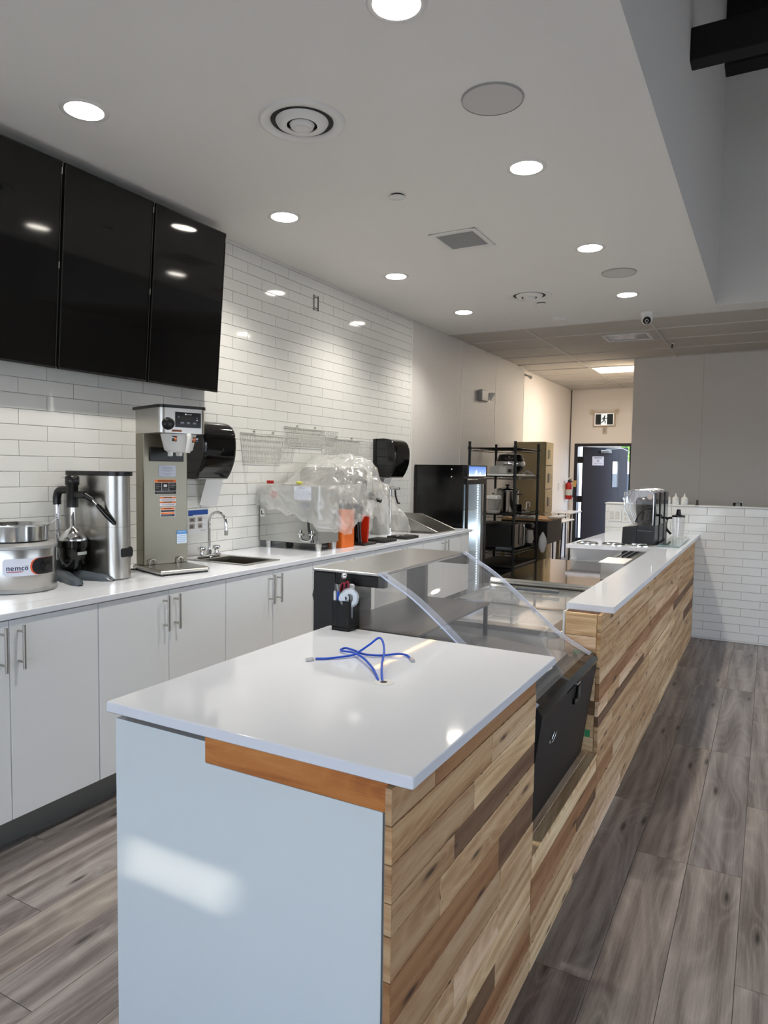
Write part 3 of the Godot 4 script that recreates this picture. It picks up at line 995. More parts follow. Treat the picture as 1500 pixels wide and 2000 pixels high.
func back_counter_appliances() -> void:
	var M := mats
	# soup warmer: angles below run from +x towards -z
	var t := thing("soup_warmer", "round stainless countertop soup warmer with a white and black maker's label, left edge", "food warmer", Vector3(-2.79, CT, -1.845))
	var R := 0.153
	var b := MB.new()
	b.lathe(Vector3.ZERO, [Vector2(0, 0.006), Vector2(R - 0.004, 0.006), Vector2(R, 0.018), Vector2(R, 0.185), Vector2(R - 0.002, 0.19), Vector2(0, 0.19)], 56)
	obj("body", b, M.steel, t)
	b = MB.new(); b.lathe(Vector3.ZERO, [Vector2(R - 0.02, 0), Vector2(R - 0.004, 0), Vector2(R + 0.003, 0.004), Vector2(R + 0.003, 0.016), Vector2(R, 0.02)], 56)
	obj("base_ring", b, M.grey_plastic, t)
	b = MB.new(); b.lathe(Vector3.ZERO, [Vector2(R, 0.180), Vector2(R + 0.005, 0.183), Vector2(R + 0.005, 0.194), Vector2(R - 0.01, 0.205), Vector2(R - 0.04, 0.207)], 56)
	obj("top_ring", b, mt("warm_grey_ring", Color(0.64, 0.64, 0.64), 0.35, 0.4), t)
	obj("label_plate", arc_plate(R, -0.93, 0.46, 0.075, 0.146, 0.0012, 0.010), mt("label_white", Color(0.86, 0.88, 0.93), 0.3), t)
	var lp: Node = t.get_node("label_plate")
	obj("orange_band", arc_plate(R, -0.27, 0.455, 0.076, 0.1455, 0.0018, 0.034, 32, true), mt("label_orange", Color(0.92, 0.38, 0.20), 0.35), lp)
	obj("control_plate", arc_plate(R, -0.225, 0.462, 0.0765, 0.145, 0.0024, 0.034, 32, true), M.black, lp)
	bent_text("nemco", 0.0255, R, -0.85, 0.107, mt("ink_blue", Color(0.05, 0.10, 0.30), 0.5), lp)
	obj("small_print", arc_plate(R, -0.83, -0.45, 0.0915, 0.0945, 0.0016), M.red, lp)
	obj("small_print", arc_plate(R, -0.40, -0.30, 0.114, 0.1165, 0.0016), mt("ink_grey", Color(0.55, 0.55, 0.62), 0.6), lp)
	b = MB.new(); b.xf = Transform3D(Basis(Vector3.UP, 0.16) * Basis(Vector3.FORWARD, PI / 2), Vector3(cos(0.16) * R, 0.111, -sin(0.16) * R))
	b.lathe(Vector3.ZERO, [Vector2(0.021, 0), Vector2(0.019, 0.012), Vector2(0.0, 0.013)], 24)
	b.bx(-0.004, 0.004, 0.012, 0.024, -0.018, 0.018, 0.002)
	obj("thermostat_knob", b, M.black, t)
	b = MB.new(); b.lathe(Vector3.ZERO, [Vector2(0.112, 0.208), Vector2(0.126, 0.212), Vector2(0.128, 0.272), Vector2(0.134, 0.275), Vector2(0.134, 0.279), Vector2(0.124, 0.279), Vector2(0.120, 0.264), Vector2(0.0, 0.258)], 48)
	b.tube(bend([Vector3(0.06, 0.275, -0.12), Vector3(0.075, 0.295, -0.135), Vector3(0.085, 0.29, -0.145), Vector3(0.085, 0.235, -0.147)], 5), 0.0022, 6)
	obj("inset_pot", b, M.steel_bright, t)
	# citrus press
	t = thing("citrus_press", "black and chrome manual lever citrus press on a grey splayed foot", "juicer", Vector3(-2.842, CT, -2.125))
	var P := Vector3(-0.072, 0, -0.008)   # back post
	var C := Vector3(0.022, 0, -0.018)    # cup axis
	b = MB.new()
	for q in [[Vector3(0.215, 0.018, 0.095), 0.025], [Vector3(0.222, 0.018, -0.075), 0.024], [Vector3(-0.03, 0.02, 0.085), 0.025]]:
		var e: Vector3 = q[0]
		var r1: float = q[1]
		var rows := []
		for i in 9:
			var f := i / 8.0
			var cpt := P.lerp(e, f)
			cpt.y = 0
			var hh := lerpf(0.062, 0.026, pow(f, 0.8))
			var ww := lerpf(0.04, r1, f)
			if i == 8: hh = 0.006; ww = 0.01
			var d := (e - P); d.y = 0; d = d.normalized()
			var sd := Vector3(-d.z, 0, d.x)
			var row := []
			for j in 11:
				var a := PI * j / 10
				row.append(cpt + sd * cos(a) * ww + Vector3.UP * (sin(a) * hh))
			rows.append(row)
		b.skin(rows)
	b.lathe(P, [Vector2(0.05, 0), Vector2(0.046, 0.045), Vector2(0.03, 0.07), Vector2(0.022, 0.085), Vector2(0, 0.086)], 24)
	obj("foot", b, M.grey_enamel, t)
	b = MB.new(); b.tube([P + Vector3(0, 0.06, 0), P + Vector3(0, 0.38, 0)], 0.0125, 14)
	obj("post", b, M.chrome, t)
	b = MB.new()
	b.tube(bend([P + Vector3(0, 0.345, 0), P + Vector3(0, 0.385, 0), P + Vector3(0.02, 0.412, -0.003), C + Vector3(0, 0.415, 0)], 6), 0.0185, 12)
	b.lathe(C + Vector3(0, 0.335, 0), [Vector2(0.0, 0), Vector2(0.026, 0), Vector2(0.026, 0.10), Vector2(0.031, 0.105), Vector2(0.031, 0.14), Vector2(0.02, 0.15), Vector2(0, 0.15)], 16)
	obj("head", b, M.black, t)
	b = MB.new(); b.lathe(C + Vector3(0, 0.18, 0), [Vector2(0.0, 0), Vector2(0.06, 0), Vector2(0.062, 0.012), Vector2(0.035, 0.048), Vector2(0.016, 0.06), Vector2(0.011, 0.068), Vector2(0.011, 0.16), Vector2(0, 0.16)], 28)
	obj("press_cone", b, M.chrome, t)
	b = MB.new(); b.lathe(C + Vector3(0, 0.035, 0), [Vector2(0, 0), Vector2(0.03, 0.004), Vector2(0.052, 0.03), Vector2(0.060, 0.075), Vector2(0.063, 0.115), Vector2(0.070, 0.118), Vector2(0.071, 0.148), Vector2(0.064, 0.148), Vector2(0.06, 0.12), Vector2(0, 0.118)], 32)
	b.bx(-0.075, -0.02, 0.095, 0.13, -0.035, 0.0, 0.006)
	obj("juice_cup", b, M.black_gloss, t)
	b = MB.new(); b.xf = Transform3D(Basis.IDENTITY, C); 
	var lb := arc_plate(0.0625, -0.35, 0.5, 0.118, 0.132, 0.001)
	for i in lb.v.size(): lb.v[i] += C
	obj("maker_label", lb, mt("label_pale", Color(0.75, 0.77, 0.75), 0.5), t)
	b = MB.new()
	b.bx(C.x, C.x + 0.085, 0.378, 0.41, C.z - 0.016, C.z + 0.012, 0.007)
	b.tube([Vector3(C.x + 0.08, 0.394, C.z - 0.004), Vector3(C.x + 0.112, 0.372, C.z - 0.022)], [0.016, 0.013], 10)
	obj("lever_arm", b, M.black, t)
	b = MB.new()
	var a0 := Vector3(C.x + 0.11, 0.374, C.z - 0.02)
	var a1 := Vector3(C.x + 0.205, 0.26, C.z - 0.07)
	b.tube([a0, a0.lerp(a1, 0.25)], 0.006, 8)
	obj("lever_rod", b, M.chrome, t)
	b = MB.new()
	b.tube([a0.lerp(a1, 0.2), a0.lerp(a1, 0.3), a0.lerp(a1, 0.65), a0.lerp(a1, 0.96), a1], [0.007, 0.011, 0.0135, 0.010, 0.004], 10)
	obj("lever_grip", b, M.black_gloss, t)
	b = MB.new(); b.tube([P + Vector3(0.05, 0.475, 0.012), P + Vector3(0.085, 0.48, 0), C + Vector3(0, 0.475, 0)], 0.004, 6)
	obj("spring_hook", b, M.chrome, t)
	# tall slim dispenser
	t = thing("slim_dispenser", "tall slim stainless iced-tea dispenser with black lid, between juice press and coffee brewer", "dispenser", Vector3(-2.79, CT, -2.265))
	var poly := rrect(0.345, 0.128, 0.055, 8)
	b = MB.new(); b.xf = Transform3D(Basis(Vector3.RIGHT, PI / 2), Vector3.ZERO)
	b.prism(poly, -0.005, -0.485, true)
	obj("body", b, M.steel, t)
	b = MB.new(); b.xf = Transform3D(Basis(Vector3.RIGHT, PI / 2), Vector3.ZERO)
	b.prism(rrect(0.372, 0.142, 0.06, 8), -0.482, -0.503, true)
	obj("lid", b, M.black, t)
	b = MB.new(); b.bx(0.155, 0.178, 0.100, 0.152, -0.052, 0.025, 0.011)
	obj("tap_cover", b, M.black, t)
	b = MB.new(); b.xf = Transform3D(Basis(Vector3.RIGHT, PI / 2), Vector3.ZERO); b.prism(rrect(0.3455, 0.1285, 0.055, 8), -0.245, -0.247, true)
	obj("seam_band", b, M.steel_dull, t)
	coffee_brewer()

func coffee_brewer() -> void:
	var M := mats
	# local frame: x towards the room, z towards the viewer's left
	var t := thing("coffee_brewer", "tall stainless coffee and tea brewer with control panel and warning stickers", "coffee machine", Vector3(-2.71, CT, -2.61), -0.31)
	var b := MB.new()
	b.bx(-0.10, 0.225, 0.004, 0.028, -0.128, 0.140, 0.010)
	obj("base_plate", b, M.steel, t)
	b = MB.new(); b.bx(-0.095, 0.215, 0, 0.006, -0.118, 0.130)
	obj("rubber_edge", b, M.black, t)
	obj("column", one([-0.09, 0.0, 0.026, 0.70, -0.122, 0.120], 0.006), mt("brewer_steel", Color(0.54, 0.52, 0.465), 0.36, 1.0), t)
	b = MB.new(); b.xf = Transform3D(Basis(Vector3.RIGHT, PI / 2), Vector3(0.055, 0, 0.004))
	b.prism(rrect(0.29, 0.246, 0.028, 6), -0.692, -0.812, true)
	obj("head", b, M.steel, t)
	b = MB.new(); b.xf = Transform3D(Basis(Vector3.RIGHT, PI / 2), Vector3(0.045, 0, 0.004))
	b.prism(rrect(0.325, 0.256, 0.03, 6), -0.812, -0.826, true)
	obj("top_lid", b, M.black, t)
	obj("splash_block", one([-0.01, 0.012, 0.555, 0.625, -0.095, 0.088], 0.003), M.black, t)
	# control panel
	var pw := Color(0.75, 0.78, 0.82)
	var K := Color(0.02, 0.02, 0.03)
	var im := print_img(120, 66, K, [[44, 6, 6, 5, Color.WHITE], [52, 7, 3, 4, pw], [57, 7, 3, 4, pw], [62, 7, 3, 4, pw], [67, 7, 3, 4, pw], [72, 7, 3, 4, pw], [30, 18, 56, 17, Color(0.12, 0.10, 0.09)], [10, 18, 9, 7, Color(0.35, 0.36, 0.4)], [5, 29, 20, 2, Color(0.3, 0.3, 0.33)], [96, 18, 9, 7, Color(0.3, 0.3, 0.34)], [97, 30, 7, 4, Color.WHITE], [22, 41, 18, 10, Color(0.30, 0.32, 0.36)], [51, 41, 18, 10, Color(0.30, 0.32, 0.36)], [80, 41, 18, 10, Color(0.30, 0.32, 0.36)], [26, 44, 10, 2, pw], [55, 44, 10, 2, pw], [84, 44, 10, 2, pw]])
	b = MB.new(); b.sheet(Vector3(0.202, 0.757, -0.020), Vector3(0, 0, -1), Vector3.UP, 0.135, 0.074, 0.004)
	obj("control_panel", b, pic("brewer_panel", im, 0.15), t)
	b = MB.new(); b.xf = Transform3D(Basis(Vector3.FORWARD, PI / 2), Vector3(0.197, 0.735, 0.086))
	b.lathe(Vector3.ZERO, [Vector2(0.03, 0), Vector2(0.03, 0.008), Vector2(0.026, 0.012), Vector2(0.026, 0.022), Vector2(0.02, 0.026), Vector2(0, 0.026)], 28)
	obj("fill_cap", b, M.black, t)
	# brew basket
	b = MB.new()
	b.lathe(Vector3(0.115, 0, -0.012), [Vector2(0, 0.60), Vector2(0.045, 0.60), Vector2(0.060, 0.612), Vector2(0.076, 0.69), Vector2(0.074, 0.69), Vector2(0.05, 0.615)], 28, 1.18)
	b.bx(0.105, 0.145, 0.582, 0.605, -0.02, 0.0, 0.004); b.bx(0.11, 0.14, 0.580, 0.605, 0.028, 0.045, 0.004)
	obj("brew_basket", b, M.white_plastic, t)
	var bb: Node = t.get_node("brew_basket")
	b = MB.new()
	b.tube(bend([Vector3(0.178, 0.685, -0.025), Vector3(0.202, 0.68, -0.025), Vector3(0.200, 0.64, -0.024), Vector3(0.188, 0.60, -0.023)], 5), 0.0125, 10)
	obj("basket_handle", b, M.white_plastic, bb)
	var O := Color(0.92, 0.45, 0.15); var W := Color(0.9, 0.9, 0.9)
	var st := print_img(48, 20, Color(0.12, 0.12, 0.14), [[0, 4, 16, 5, W], [14, 3, 16, 14, O], [32, 3, 14, 6, W], [32, 12, 14, 4, Color(0.5, 0.5, 0.55)], [16, 8, 12, 2, W]])
	for q in [[Vector3(0.180, 0.665, 0.036), 0.050, 0.42], [Vector3(0.178, 0.662, -0.066), 0.036, -0.5]]:
		b = MB.new(); b.sheet(q[0], Vector3(-sin(q[2]), 0, -cos(q[2])), Vector3(0.2, 1, 0).normalized(), q[1], 0.026)
		obj("sticker", b, pic("sticker_basket", st), bb)
	b = MB.new(); b.sheet(Vector3(0.2012, 0.703, 0.04), Vector3(0, 0, -1), Vector3.UP, 0.052, 0.010)
	obj("sticker", b, pic("sticker_thin", print_img(32, 8, Color(0.6, 0.35, 0.2), [[4, 3, 24, 2, K]])), t)
	# stickers on the column
	var G := Color(0.45, 0.45, 0.5)
	var s1 := [[10, 5, 40, 1, G], [14, 10, 32, 1, G], [8, 15, 44, 1, G], [18, 20, 24, 1, G], [12, 25, 36, 1, G], [20, 30, 20, 1, G]]
	var s2 := [[2, 0, 76, 9, O], [12, 3, 56, 3, K], [2, 11, 23, 30, K], [27, 11, 24, 30, K], [53, 11, 25, 30, K], [33, 17, 12, 10, W], [5, 18, 14, 1, W], [5, 24, 17, 1, W], [5, 30, 12, 1, W], [56, 15, 18, 1, W], [56, 21, 20, 1, W], [56, 27, 16, 1, W], [30, 34, 18, 1, W], [2, 43, 76, 9, K], [8, 46, 60, 2, G]]
	var s3 := [[0, 2, 60, 5, O], [14, 3, 30, 2, K], [0, 18, 60, 5, O], [12, 19, 34, 2, K], [4, 10, 52, 1, G], [4, 13, 52, 1, G], [4, 26, 52, 1, G], [4, 29, 52, 1, G]]
	var s4 := [[2, 2, 56, 7, O], [14, 4, 30, 2, K], [2, 11, 56, 7, Color(0.25, 0.2, 0.25)], [2, 20, 56, 6, O], [2, 27, 56, 9, Color(0.22, 0.2, 0.28)], [6, 30, 40, 1, W]]
	for q in [[0.506, -0.008, 0.094, 0.057, 60, 36, s1, "stk1", Color(0.82, 0.84, 0.9)], [0.424, 0.002, 0.122, 0.075, 80, 54, s2, "stk2", Color(0.75, 0.74, 0.72)], [0.351, -0.010, 0.088, 0.050, 60, 34, s3, "stk3", Color(0.88, 0.88, 0.9)], [0.295, -0.010, 0.080, 0.050, 60, 38, s4, "stk4", Color(0.9, 0.9, 0.9)]]:
		b = MB.new(); b.sheet(Vector3(0.001, q[0], q[1]), Vector3(0, 0, -1), Vector3.UP, q[2], q[3])
		obj("sticker", b, pic(q[7], print_img(q[4], q[5], q[8], q[6]), 0.5), t)
	var s5 := [[0, 0, 40, 14, Color(0.35, 0.62, 0.9)], [4, 4, 30, 2, W], [3, 20, 34, 2, Color(0.55, 0.72, 0.92)], [3, 27, 34, 2, Color(0.55, 0.72, 0.92)], [3, 34, 34, 2, Color(0.55, 0.72, 0.92)], [3, 41, 30, 2, Color(0.55, 0.72, 0.92)]]
	b = MB.new(); b.sheet(Vector3(0.002, 0.163, -0.086), Vector3(0, 0, -1), Vector3.UP, 0.056, 0.068)
	obj("sticker", b, pic("stk5", print_img(40, 50, Color(0.86, 0.92, 0.98), s5), 0.5), t)
	for z in [0.078, -0.075]:
		b = MB.new()
		b.tube(bend([Vector3(0.012, 0.028, z - 0.018), Vector3(0.016, 0.055, z - 0.012), Vector3(0.016, 0.056, z + 0.012), Vector3(0.012, 0.028, z + 0.018)], 4), 0.004, 6)
		obj("drip_stop", b, M.steel_bright, t)
	obj("side_hatch", one([-0.06, -0.035, 0.24, 0.31, 0.112, 0.1145], 0.001), M.black, t)
	var c := MB.new()
	c.tube(bend([Vector3(-2.80, CT + 0.006, -2.50), Vector3(-2.83, CT + 0.012, -2.46), Vector3(-2.87, CT + 0.05, -2.44), Vector3(-2.89, CT + 0.10, -2.46), Vector3(-2.90, CT + 0.08, -2.52), Vector3(-2.94, CT + 0.02, -2.56)], 8), 0.005, 8)
	tag(obj("power_cord", c, M.black), "black power cord looping out beside the foot of the coffee brewer", "cord")

# ---------------------------------------------------------------- espresso machine under plastic and what stands beyond it
func espresso_corner() -> void:
	var M := mats
	var t := thing("espresso_machine", "polished steel espresso machine side with round red emblem, draped in plastic", "espresso machine", Vector3(-2.74, CT, -3.80))
	var mirror := mt("mirror_steel", Color(0.72, 0.72, 0.71), 0.09, 1.0)
	obj("body", one([-0.24, 0.24, 0.046, 0.415, -0.13, 0.10], 0.004), mirror, t)
	var lg := MB.new(); lg.lathe(Vector3.ZERO, [Vector2(0, 0), Vector2(0.019, 0), Vector2(0.019, 0.006), Vector2(0.022, 0.046), Vector2(0, 0.046)], 16)
	var lm := lg.mesh()
	for p in [Vector3(-0.185, 0, 0.07), Vector3(0.215, 0, 0.07), Vector3(0.22, 0, -0.10), Vector3(-0.185, 0, -0.15)]:
		var o := obj("foot", lm, M.steel, t); o.position = p
	var im := Image.create(64, 64, false, Image.FORMAT_RGB8)
	for y in 64:
		for x in 64:
			var d := Vector2(x - 31.5, y - 31.5)
			var a := d.angle()
			var r := d.length()
			var c := Color(0.62, 0.62, 0.62)
			if r < 31: c = Color(0.88, 0.84, 0.84)
			if r < 23 + 4 * cos(a * 8) and r > 9: c = Color(0.58, 0.20, 0.22)
			if r < 9 and r > 5: c = Color(0.85, 0.6, 0.6)
			im.set_pixel(x, y, c)
	var b := MB.new()
	b.xf = Transform3D(Basis(Vector3.RIGHT, PI / 2), Vector3(-0.12, 0.355, 0.1))
	b.lathe(Vector3.ZERO, [Vector2(0.036, 0), Vector2(0.036, 0.0012), Vector2(0, 0.0012)], 28)
	for i in b.v.size():
		b.uv[i] = Vector2(0.5 + (b.v[i].x + 0.12) / 0.072, 0.5 - (b.v[i].y - 0.355) / 0.072)
	obj("round_emblem", b, pic("emblem", im, 0.5), t)
	b = MB.new(); b.sheet(Vector3(0.11, 0.37, 0.1015), Vector3.RIGHT, Vector3.UP, 0.135, 0.085)
	var G := Color(0.55, 0.6, 0.72)
	obj("paper_tag", b, pic("esp_tag", print_img(54, 34, Color(0.82, 0.85, 0.92), [[14, 3, 24, 2, Color(0.3, 0.35, 0.5)], [4, 9, 44, 1, G], [4, 14, 46, 1, G], [4, 19, 38, 1, G]])), t)
	b = MB.new(); b.sheet(Vector3(-0.215, 0.232, 0.1015), Vector3.RIGHT, Vector3.UP, 0.036, 0.05)
	obj("switch_plate", b, pic("esp_plate", print_img(20, 28, Color(0.85, 0.85, 0.85), [[4, 6, 4, 14, Color(0.1, 0.1, 0.1)], [6, 18, 10, 3, Color(0.1, 0.1, 0.1)]])), t)
	# plumbing reflected in the photo is real pipework by the lower corner
	b = MB.new()
	b.tube(bend([Vector3(0.10, 0.13, 0.107), Vector3(0.10, 0.075, 0.112), Vector3(0.145, 0.062, 0.115), Vector3(0.185, 0.075, 0.112), Vector3(0.185, 0.13, 0.107)], 6), 0.005, 8)
	b.tube([Vector3(0.085, 0.105, 0.108), Vector3(0.12, 0.105, 0.108)], 0.008, 8); b.tube([Vector3(0.17, 0.105, 0.108), Vector3(0.205, 0.105, 0.108)], 0.008, 8)
	obj("drain_fitting", b, M.chrome, t)
	b = MB.new(); b.tube(bend([Vector3(0.155, 0.20, 0.105), Vector3(0.16, 0.14, 0.107), Vector3(0.18, 0.09, 0.112), Vector3(0.19, 0.05, 0.11)], 5), 0.004, 6)
	obj("hose", b, M.black, t)
	b = MB.new(); b.bx(-0.075, -0.025, 0.0, 0.05, 0.0, 0.04, 0.012)
	obj("drain_cup", b, M.black_matt, t)
	# second machine behind, hidden by the heap of plastic
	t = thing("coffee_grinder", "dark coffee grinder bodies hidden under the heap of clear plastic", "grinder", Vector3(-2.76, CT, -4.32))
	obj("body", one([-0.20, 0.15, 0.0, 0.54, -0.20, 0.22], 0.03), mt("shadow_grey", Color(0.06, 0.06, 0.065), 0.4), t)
	b = MB.new(); b.bx(0.11, 0.20, 0.30, 0.36, -0.22, 0.22, 0.02); b.tube([Vector3(0.19, 0.33, -0.1), Vector3(0.30, 0.30, -0.12)], 0.014, 8)
	obj("portafilter", b, M.black, t)
	plastic()
	b = MB.new(); b.xf = Transform3D(Basis(Vector3.RIGHT, PI / 2), Vector3.ZERO)
	b.prism(rrect(0.125, 0.15, 0.02, 4), -0.0, -0.25, true)
	var o := obj("waste_bin", b, M.orange); o.position = Vector3(-2.545, CT, -4.04)
	tag(o, "bright orange plastic bin beside the espresso machine on the back worktop", "bin")
	t = thing("knock_box", "black and red knock box stand just right of the orange bin", "knock box", Vector3(-2.53, CT, -4.24))
	obj("tray", one([-0.09, 0.1, 0, 0.015, -0.09, 0.09], 0.005), M.black, t)
	b = MB.new(); b.bx(-0.06, -0.03, 0.012, 0.26, -0.06, 0.06, 0.006); b.tube([Vector3(0.02, 0.01, 0.03), Vector3(0.0, 0.22, 0.03)], 0.005, 6); b.tube([Vector3(0.04, 0.01, 0.03), Vector3(0.02, 0.22, 0.03)], 0.005, 6)
	obj("frame", b, M.black_gloss, t)
	b = MB.new(); b.xf = Transform3D(Basis(Vector3.RIGHT, -0.1), Vector3(0.02, 0.01, -0.045)); b.bx(-0.03, 0.03, 0, 0.20, -0.008, 0.008, 0.004)
	obj("red_panel", b, mt("red_orange", Color(0.75, 0.16, 0.06), 0.3), t)
	for q in [[-2.50, -4.50, "black rubber tamping mat nearer the orange bin"], [-2.48, -4.83, "black rubber tamping mat in front of the steel splash guards"]]:
		b = MB.new(); b.xf = Transform3D(Basis(Vector3.RIGHT, PI / 2), Vector3.ZERO); b.prism(rrect(0.18, 0.22, 0.02, 4), 0.0, -0.018)
		b.xf = Transform3D.IDENTITY
		b.bx(-0.07, 0.07, 0.018, 0.022, -0.09, 0.09, 0.002)
		o = obj("tamping_mat", b, M.black_matt); o.position = Vector3(q[0], CT, q[1])
		tag(o, q[2], "mat", "black tamping mats")
	# bagged jar grinder
	t = thing("bagged_grinder", "steel grinder wrapped in a clear plastic bag under the farther towel dispenser", "grinder", Vector3(-2.80, CT, -5.02))
	b = MB.new(); b.lathe(Vector3.ZERO, [Vector2(0, 0), Vector2(0.075, 0), Vector2(0.075, 0.02), Vector2(0.055, 0.05), Vector2(0.05, 0.28), Vector2(0.07, 0.31), Vector2(0.068, 0.36), Vector2(0.045, 0.40), Vector2(0, 0.41)], 20)
	obj("body", b, mt("worn_grey", Color(0.45, 0.44, 0.41), 0.4, 0.3), t)
	var ns := FastNoiseLite.new(); ns.seed = 5; ns.frequency = 5.0
	var rows := []
	for i in 15:
		var f := i / 14.0
		var y := f * 0.435
		var r := 0.085 if f < 0.9 else 0.085 * sqrt(maxf(0.0, 1.0 - pow((f - 0.9) / 0.1, 2))) + 0.004
		var row := []
		for j in 24:
			var a := TAU * j / 24
			var d := Vector3(cos(a), 0, sin(a))
			row.append(Vector3(0, y, 0) + d * (r * (1.0 + 0.22 * ns.get_noise_3d(d.x * 0.5, y * 1.6, d.z * 0.5))))
		rows.append(row)
	b = MB.new(); b.skin(rows, true)
	obj("plastic_bag", b, M.film, t)
	# rinse sink with splash guards, tap tower
	t = thing("rinse_sink", "stainless rinse sink with two sloping splash guard plates at the far end of the worktop", "sink", Vector3(-2.70, CT, -5.50))
	b = MB.new()
	b.bx(-0.26, 0.27, 0, 0.004, -0.27, 0.25, 0.001)
	obj("rim", b, M.steel_dull, t)
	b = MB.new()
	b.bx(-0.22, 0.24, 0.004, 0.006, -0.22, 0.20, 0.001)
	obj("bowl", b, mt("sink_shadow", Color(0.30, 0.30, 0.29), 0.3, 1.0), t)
	for z in [0.17, -0.20]:
		b = MB.new()
		b.prism(PackedVector2Array([Vector2(-0.27, 0.004), Vector2(0.29, 0.004), Vector2(0.29, 0.012), Vector2(-0.03, 0.135), Vector2(-0.27, 0.14)]), z, z + 0.004)
		b.tube([Vector3(-0.27, 0.14, z + 0.002), Vector3(-0.03, 0.135, z + 0.002), Vector3(0.29, 0.012, z + 0.002)], 0.004, 6)
		obj("splash_guard", b, M.steel, t)
	gooseneck(Vector3(-2.92, CT + 0.004, -5.33), -0.5, 0.72, "small chrome gooseneck faucet at the rinse sink, near the fridge", false)
	t = thing("tap_tower", "slim chrome draft tap tower with a black lever handle by the rinse sink", "tap", Vector3(-2.80, CT, -5.20))
	b = MB.new(); b.lathe(Vector3.ZERO, [Vector2(0.03, 0), Vector2(0.03, 0.006), Vector2(0.016, 0.012), Vector2(0.016, 0.365), Vector2(0.0, 0.365)], 16)
	obj("pole", b, M.chrome, t)
	b = MB.new(); b.bx(-0.02, 0.03, 0.36, 0.39, -0.02, 0.02, 0.006); b.tube([Vector3(0.02, 0.372, 0), Vector3(0.085, 0.372, -0.01)], 0.011, 10)
	obj("tap_head", b, M.chrome, t)
	b = MB.new(); b.tube([Vector3(0.05, 0.36, 0), Vector3(0.055, 0.31, 0), Vector3(0.075, 0.25, 0), Vector3(0.095, 0.25, 0)], 0.008, 8)
	obj("tap_lever", b, M.black, t)

func plastic() -> void:
	var t := thing("plastic_dust_sheet", "crumpled clear plastic dust sheet draped over the espresso machine and grinders", "plastic sheet", Vector3(-2.74, CT, -4.1))
	var ns := FastNoiseLite.new(); ns.seed = 21; ns.frequency = 4.2; ns.fractal_octaves = 3
	# heap: cross-sections in x/y swept along z
	var rows := []
	var N := 44
	for i in N + 1:
		var f := float(i) / N
		var z := lerpf(0.34, -0.82, f)
		# height of the heap along its length
		var top := 0.435
		if z > 0.20: top = lerpf(0.425, 0.44, (0.34 - z) / 0.14)
		elif z > -0.42: top = 0.44 + 0.20 * sin(clampf((0.20 - z) / 0.62, 0, 1) * PI * 0.62)
		else: top = lerpf(0.625, 0.11, clampf((-0.42 - z) / 0.5, 0, 1))
		var low := 0.30
		if z < -0.10: low = lerpf(0.24, 0.03, clampf((-0.10 - z) / 0.45, 0, 1))
		if z > 0.22: low = top - 0.03
		var row := []
		var prof := [Vector2(-0.245, top * 0.88), Vector2(-0.17, top * 0.97), Vector2(-0.05, top), Vector2(0.10, top * 0.95), Vector2(0.20, top * 0.82), Vector2(0.255, lerpf(low, top, 0.45)), Vector2(0.275, low)]
		for j in 37:
			var g := j / 36.0 * (prof.size() - 1)
			var k := mini(int(g), prof.size() - 2)
			var q: Vector2 = prof[k].cubic_interpolate(prof[k + 1], prof[maxi(k - 1, 0)], prof[mini(k + 2, prof.size() - 1)], g - k)
			var p := Vector3(q.x, q.y, z)
			var am := 0.055 * clampf((0.36 - z) * 3.0, 0.12, 1.0)
			var d := ns.get_noise_3d(p.x * 1.2 + p.y * 0.6, p.y * 0.8, p.z * 1.4)
			var d2 := ns.get_noise_3d(p.x * 3.1 + 9.0, p.y * 2.7 + p.z * 2.0, p.z * 0.9)
			var dd := absf(d2)
			var d3 := absf(ns.get_noise_3d(p.x * 5.0 + p.z * 6.0, p.y * 5.0 + 30.0, p.z * 2.0))
			p += Vector3(0.35, 0.6, 0.1) * (d * am * 1.4 - (dd - 0.2) * am * 1.0 - (d3 - 0.2) * am * 0.35)
			row.append(p)
		rows.append(row)
	var b := MB.new(); b.skin(rows)
	obj("heap_drape", b, mats.film, t)
	# apron over the polished side, wavy lower hem, wrapping round the corner
	rows = []
	var top_pts := []
	var M := 46
	for i in 15:
		var f := i / 14.0
		var row := []
		for j in M + 1:
			var g := float(j) / M
			var s := g * 0.95           # length along the side (0.50) then round the corner
			var p: Vector3
			var hem := 0.0
			if s < 0.50:
				p = Vector3(-0.245 + s, 0, 0.406)
				hem = 0.275 - 0.03 * s / 0.5 - 0.10 * pow(s / 0.5, 2.0)
			else:
				var q := s - 0.5
				p = Vector3(0.255 + 0.055 * sin(minf(q * 7.0, 1.5)), 0, 0.406 - q)
				hem = 0.145 - 0.035 * sin(clampf(q / 0.25, 0, 1) * PI) + 0.06 * clampf((q - 0.12) * 5.0, 0, 1)
			hem += 0.012 * sin(s * 46.0) + 0.012 * ns.get_noise_1d(s * 14.0)
			var top := 0.422 if s < 0.45 else 0.422 + 0.02 * (s - 0.45)
			p.y = lerpf(top, hem, f)
			var out := 0.006 + f * 0.016 + 0.020 * f * ns.get_noise_2d(s * 3.4, f * 0.5) + 0.010 * absf(ns.get_noise_2d(s * 2.0 + f * 0.4, 3.0))
			if s < 0.5: p.z += maxf(out, 0.003)
			else: p.x += out * 1.8 + 0.03 * f
			row.append(p)
		rows.append(row)
	b = MB.new(); b.skin(rows)
	obj("apron_drape", b, mats.film, t)
	var q := obj("yellow_tag", one([0.03, 0.075, 0.423, 0.445, 0.34, 0.37], 0.008), mt("tag_yellow", Color(0.75, 0.75, 0.35), 0.5), t)
	q = obj("red_tape", one([-0.20, -0.15, 0.425, 0.447, 0.36, 0.38], 0.003), mats.red, t)

